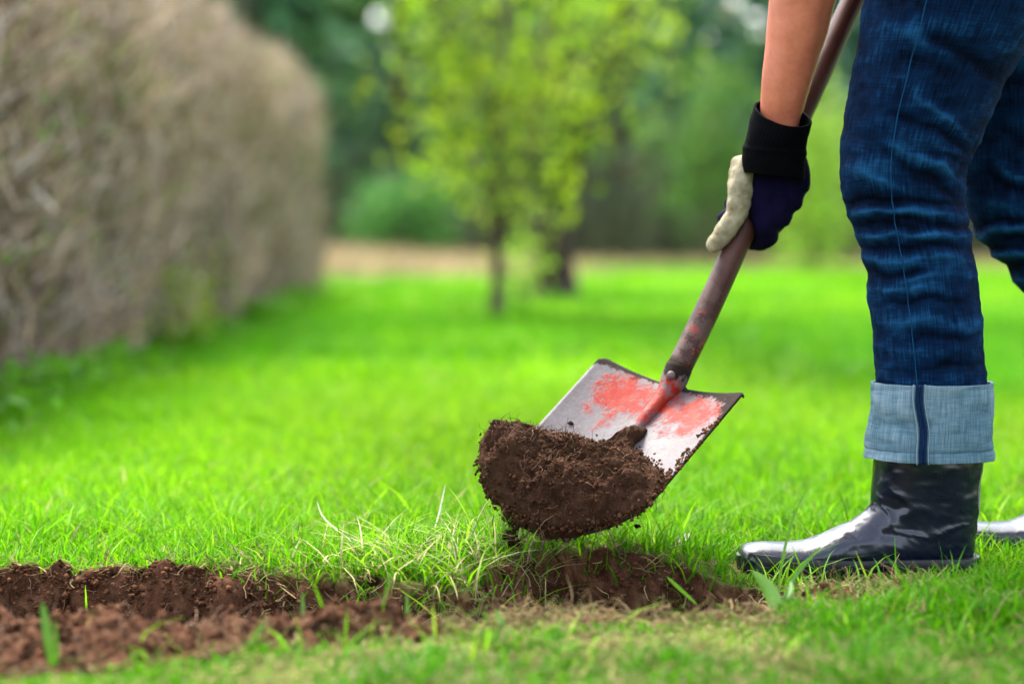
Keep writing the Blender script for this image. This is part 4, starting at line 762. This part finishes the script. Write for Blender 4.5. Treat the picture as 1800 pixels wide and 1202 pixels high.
# ------------------------------------------------------------------ grass
def in_boot(x, y):
    return (((x > .262) & (x < .575) & (np.abs(y - LY) < .047)) | ((x > .55) & (x < .70) & (np.abs(y - FY) < .048)))
GREEN = np.array([[.088, .26, .002], [.125, .305, .003], [.052, .20, .002], [.158, .335, .006], [.20, .345, .016]])
def lawn(zones):
    mb = MB()
    for (y0, y1, hwf, N, h0, w0, seg) in zones:
        y = np.sqrt(rng.uniform(y0 ** 2, y1 ** 2, N)) if y0 > 3.4 else rng.uniform(y0, y1, N); hw = .213 * y + hwf; x = rng.uniform(-1, 1, N) * hw
        a, b, c = soil_masks(x, y); s = np.where(y < 3.3, np.clip(a + b + c, 0, 1), 0); patch = n2(x, y, 2.2, 3, 71); fine = n2(x, y, 9, 2, 72)
        thin = sst(2.78, 2.45, y) * .12; keep = (rng.uniform(0, 1, N) > s * 1.35) & (rng.uniform(0, 1, N) > thin * (1 - patch) * .8 + .25 * sst(-.1, -.6, fine)) & ~in_boot(x, y) & ((x > HED['x'] - .15) | (y < HED['y0']) | (y > HED['y1'])); x, y, s, patch, fine = x[keep], y[keep], s[keep], patch[keep], fine[keep]; n = len(x)
        h = h0 * rng.uniform(.55, 1.25, n) * (1 + .35 * patch + .25 * fine); h *= np.where(rng.uniform(0, 1, n) < .03, 1.7, 1) * (1 - .5 * sst(2.86, 2.60, y)) * (1 - .8 * np.exp(-(((x - .42) / .20) ** 4 + ((y - 2.79) / .085) ** 4))) * (1 + .9 * sst(.05, .55, fine) * sst(2.8, 2.6, y)) * (1 - .68 * np.exp(-(((x - .10) / .26) ** 4 + ((y - 2.46) / .15) ** 4))) * (1 - .2 * sst(-.05, -.2, x) * sst(2.5, 2.35, y)) * (1 - .2 * sst(HED['x'] + .4, HED['x'], x) * (y > 4))
        dryp = np.clip(.035 + .22 * sst(2.95, 2.6, y) * sst(-.3, .4, n2(x, y, 5, 2, 77)) + .25 * (s > 0) + .02, 0, .75) if y0 < 3.4 else np.full(n, .02)
        br = n2(x * .7, y * .45, 1.0, 2, 78) - .55 * sst(-.35, -1.0, x) * (y > 4); g_ = GREEN[np.array([2, 0, 1, 3, 4])[np.clip((rng.normal(1.65, .95, n) + br * 2.4).astype(int), 0, 4)]] * rng.uniform(*((.75, 1.25) if y0 < 3.4 else (.88, 1.12)), (n, 1)); g_ *= (1 + .26 * n2(x, y * .35, 1.3, 2, 79))[:, None]
        dr = rng.uniform(0, 1, n) < dryp; g_[dr] = np.array([.30, .235, .11]) * rng.uniform(.5, 1.3, (dr.sum(), 1)); lean = np.abs(rng.normal(.25, .25, n)); lean[dr] += rng.uniform(.2, 1.6, dr.sum()); h[dr] *= .8
        tan = sst(18, 24, y + 2.5 * np.sin(x * .7)) * sst(2, -4, x) * .9 + .45 * sst(21, 26, y); kk = rng.uniform(0, 1, n) < tan; g_[kk] = np.array([.30, .225, .12]) * rng.uniform(.7, 1.2, (kk.sum(), 1))
        V, F, q = blades(np.column_stack([x, y, ground_z(x, y, False) - .003]), h, w0 * rng.uniform(.6, 1.3, n), rng.uniform(0, 6.283, n), lean, rng.uniform(0, .9, n), seg); mb.add(V, F, np.repeat(g_, q, 0))
    return mb
lz = lawn([(1.5, 2.1, .45, 22000, .034, .0028, 2), (2.1, 2.65, .5, 52000, .036, .0026, 3), (2.65, 3.5, .55, 66000, .036, .0026, 3), (3.5, 6.0, .7, 110000, .040, .0036, 2), (6, 11, 1.0, 95000, .040, .008, 2), (11, 26, 2.0, 90000, .045, .022, 1)])
obj('lawn_grass', lz.mesh('lawn_grass'), M['grass'], label='short bright green lawn grass', cat='grass', kind='stuff')
# withered grass lying round the diggings
def thatch():
    N = 42000; x = rng.uniform(-.75, .75, N); y = rng.uniform(2.1, 3.02, N); a, b, c = soil_masks(x, y); s = a + b + c; e = np.exp(-((s - .25) / .3) ** 2); foc = np.exp(-(((x - .02) / .16) ** 2 + ((y - 2.75) / .10) ** 2)) + 1.1 * np.exp(-(((x - .06) / .26) ** 2 + ((y - 2.49) / .09) ** 2)) + .6 * np.exp(-(((x - .4) / .15) ** 2 + ((y - 2.66) / .06) ** 2)) + .7 * np.exp(-(((x - .2) / .3) ** 2 + ((y - 2.27) / .05) ** 2))
    k = rng.uniform(0, 1, N) < np.clip(.05 + .35 * e * (s > .02) + .55 * foc + .35 * np.exp(-(((x - .42) / .17) ** 2 + ((y - 2.74) / .08) ** 2)), 0, 1) * (s < .75) * ~in_boot(x, y) * (n2(x, y, 8, 2, 91) > -.55); x, y = x[k], y[k]; n = len(x)
    d = rng.normal(0, 1, (n, 3)) * [1, 1, .28] + [0, 0, .12]; c = np.array([.36, .27, .135]) * rng.uniform(.3, 1.4, (n, 1)); gk = rng.uniform(0, 1, n) < .22; c[gk] = np.array([.22, .32, .06]) * rng.uniform(.6, 1.2, (gk.sum(), 1)); rk = rng.uniform(0, 1, n) < .15; c[rk] = np.array([.20, .11, .06]) * rng.uniform(.5, 1.2, (rk.sum(), 1))
    V, F, cc = fibres(np.column_stack([x, y, ground_z(x, y) + rng.uniform(0, .010, n)]), d, rng.uniform(.012, .05, n), rng.uniform(.0005, .0011, n), c, .06, 6, .35)
    obj('dry_thatch', mesh_np('dry_thatch', V, F, True, cc), M['grass'], label='withered straw coloured grass round the diggings', cat='dry grass', kind='stuff')
thatch()
def tuft():
    # long loose grass between trench and hole, some of it bleached
    mb = MB(); N = 760; x = rng.normal(-.06, .09, N); y = rng.normal(2.81, .07, N); a, b, c = soil_masks(x, y); n = N; h = rng.uniform(.03, .085, n); col_ = GREEN[rng.integers(0, 5, n)] * rng.uniform(.9, 1.4, (n, 1)); dr = rng.uniform(0, 1, n) < .38; col_[dr] = np.array([.42, .36, .19]) * rng.uniform(.6, 1.2, (dr.sum(), 1))
    V, F, q = blades(np.column_stack([x, y, ground_z(x, y) - .004]), h, rng.uniform(.0016, .0034, n), rng.uniform(0, 6.28, n), np.abs(rng.normal(.4, .4, n)), rng.uniform(.2, 1.6, n), 4); mb.add(V, F, np.repeat(col_, q, 0))
    obj('grass_tuft', mb.mesh('grass_tuft'), M['grass'], label='long tangled grass tuft between the trench and the hole', cat='grass', kind='stuff')
    mb = MB(); N = 1100; x = rng.uniform(-.7, .75, N); y = rng.uniform(2.22, 3.3, N); s = np.sum(soil_masks(x, y), 0); k = ((s < .35) | (rng.uniform(0, 1, N) < .10)) & ~in_boot(x, y) & ~((np.abs(x - .1) < .22) & (np.abs(y - 2.48) < .14) & (rng.uniform(0, 1, N) < .8)); x, y = x[k], y[k]; n = len(x); h = rng.uniform(.035, .085, n) * (1 - .35 * (y < 2.7)); col_ = GREEN[rng.integers(0, 5, n)] * rng.uniform(.8, 1.3, (n, 1))
    V, F, q = blades(np.column_stack([x, y, ground_z(x, y) - .004]), h, rng.uniform(.0018, .0036, n), rng.uniform(0, 6.28, n), np.abs(rng.normal(.25, .25, n)), rng.uniform(0, 1.3, n), 4); mb.add(V, F, np.repeat(col_, q, 0))
    obj('tall_grass', mb.mesh('tall_grass'), M['grass'], label='scattered taller grass blades standing above the lawn', cat='grass', kind='stuff')
tuft()
# single blades, leaves, petals and a stick that the photo lets one pick out
def ribbon(pts, Y, wd, mat, name, label=None, cat=None, parent=None, n=14, peak=.45, fold=.15):
    P = spline(np.array([W(a, b, yy) for a, b, yy in pts]), n); t = np.linspace(0, 1, n); wv = wd * np.sin(np.pi * np.clip(t ** (math.log(.5) / math.log(peak)), .0, 1)) ** .7 + wd * .12 * (1 - t); T = nrm(np.gradient(P, axis=0)); s = nrm(np.cross(T, [.25, 1, .2]))
    nn = np.cross(T, s); V = np.concatenate([P - s * wv[:, None] / 2 - nn * wv[:, None] * fold, P, P + s * wv[:, None] / 2 - nn * wv[:, None] * fold]); F = []
    for i in range(n - 1): F += [(i, i + 1, n + i + 1, n + i), (n + i, n + i + 1, 2 * n + i + 1, 2 * n + i)]
    o = obj(name, mesh_np(name, V, np.array(F), True), mat, label=label, cat=cat)
    if parent: under(o, parent)
    return o
q = empty('broad_grass_plant', tuple(W(92, 1185, 2.24)), label='pair of broad upright grass leaves in front of the trench, far left', cat='grass plant'); ribbon([(95, 1195, 2.24), (84, 1130, 2.24), (74, 1058, 2.25)], 0, .009, M['plantain'], 'leaf', parent=q, peak=.6); ribbon([(96, 1195, 2.24), (98, 1140, 2.245), (95, 1088, 2.25)], 0, .005, M['plantain'], 'leaf', parent=q, peak=.55)
q = empty('plantain_plant', tuple(W(1362, 1070, 2.58)), label='broad ribbed plantain leaf in front of the boot toe', cat='plant'); ribbon([(1366, 1078, 2.58), (1352, 1040, 2.60), (1322, 1004, 2.63)], 0, .017, M['plantain'], 'leaf', parent=q, n=20); ribbon([(1366, 1078, 2.58), (1388, 1052, 2.58), (1390, 1020, 2.6)], 0, .007, M['plantain'], 'leaf', parent=q); ribbon([(1366, 1078, 2.58), (1400, 1010, 2.62), (1448, 955, 2.66)], 0, .0045, M['plantain'], 'leaf', parent=q)
ribbon([(1366, 1050, 2.72), (1378, 970, 2.72), (1396, 905, 2.725), (1422, 852, 2.73)], 0, .0030, M['plantain'], 'tall_grass_blade', 'single long thin grass blade rising in front of the boot toe', 'grass blade', n=24, peak=.35)
for (a_, b_, lab) in (((530, 1120), (531, 1040), 'upright green blade in the middle of the left trench'), ((582, 1125), (577, 1052), 'upright green blade just left of the long grass tuft'), ((712, 1120), (715, 1040), 'tall bright green blade at the right end of the trench')):
    ribbon([(*a_, 2.46), ((a_[0] + b_[0]) / 2 + 2, (a_[1] + b_[1]) / 2, 2.46), (*b_, 2.47)], 0, .0042, M['plantain'], 'grass_blade', lab, 'grass blade')
ribbon([(1225, 1062, 2.66), (1190, 1030, 2.66), (1172, 1013, 2.66)], 0, .004, M['plantain'], 'grass_blade', 'slanting green blade across the right side of the hole', 'grass blade'); ribbon([(610, 945, 3.0), (585, 925, 3.0), (566, 905, 3.0), (557, 880, 3.0)], 0, .0022, M['dry_leaf'], 'straw', 'bent pale straw rising above the grass left of the spade', 'straw', n=20)
ribbon([(760, 940, 3.0), (772, 900, 3.0), (783, 850, 3.0)], 0, .002, M['dry_leaf'], 'straw', 'straight pale straw left of the soil on the spade', 'straw', n=18)
ribbon([(1185, 968, 3.0), (1196, 950, 2.99), (1214, 938, 2.99)], 0, .012, M['dry_leaf'], 'dry_leaf', 'pale dry leaf lying in the grass right of the spade tip', 'leaf'); ribbon([(862, 1110, 2.44), (880, 1095, 2.44), (868, 1072, 2.46)], 0, .009, M['plantain'], 'clover_leaf', 'light green leaf lying in the short grass at the front', 'leaf')
P = spline([W(358, 978, 2.97), W(375, 973, 2.97), W(420, 974, 2.96), W(470, 978, 2.95), W(500, 984, 2.93), W(512, 1000, 2.91)], 30) + rng.normal(0, .0006, (30, 3)); obj('stick', MBT(P, np.interp(np.linspace(0, 1, 30), [0, .1, .6, 1], [.003, .0042, .003, .0022]), 7, (0, 0, 0)), M['stick'], label='thin dark crooked stick lying behind the trench rim', cat='stick')
def petal(px, py, Y, r, label, mat='petal'):
    C = W(px, py, Y); mb = MB()
    for s in range(5):
        az = s * 1.256 + rng.uniform(0, .5); d = np.array([math.cos(az), math.sin(az) * .7, .35]); e = nrm(np.cross(d, [0, 0, 1])); V = np.array([C, C + d * r * .5 + e * r * .4, C + d * r + [0, 0, .2 * r], C + d * r * .5 - e * r * .4, C + d * r * .55 + [0, 0, r * .18]]); mb.add(V, np.array([[0, 1, 4], [1, 2, 4], [2, 3, 4], [3, 0, 4]]))
    obj('blossom', mb.mesh('blossom'), M[mat], label=label, cat='blossom')
petal(482, 970, 2.97, .012, 'white fallen blossom beside the dark stick, upper one'); petal(490, 992, 2.92, .011, 'white fallen blossom under the right end of the stick'); petal(205, 1008, 2.85, .011, 'pale fallen blossom on the trench rim at the left')
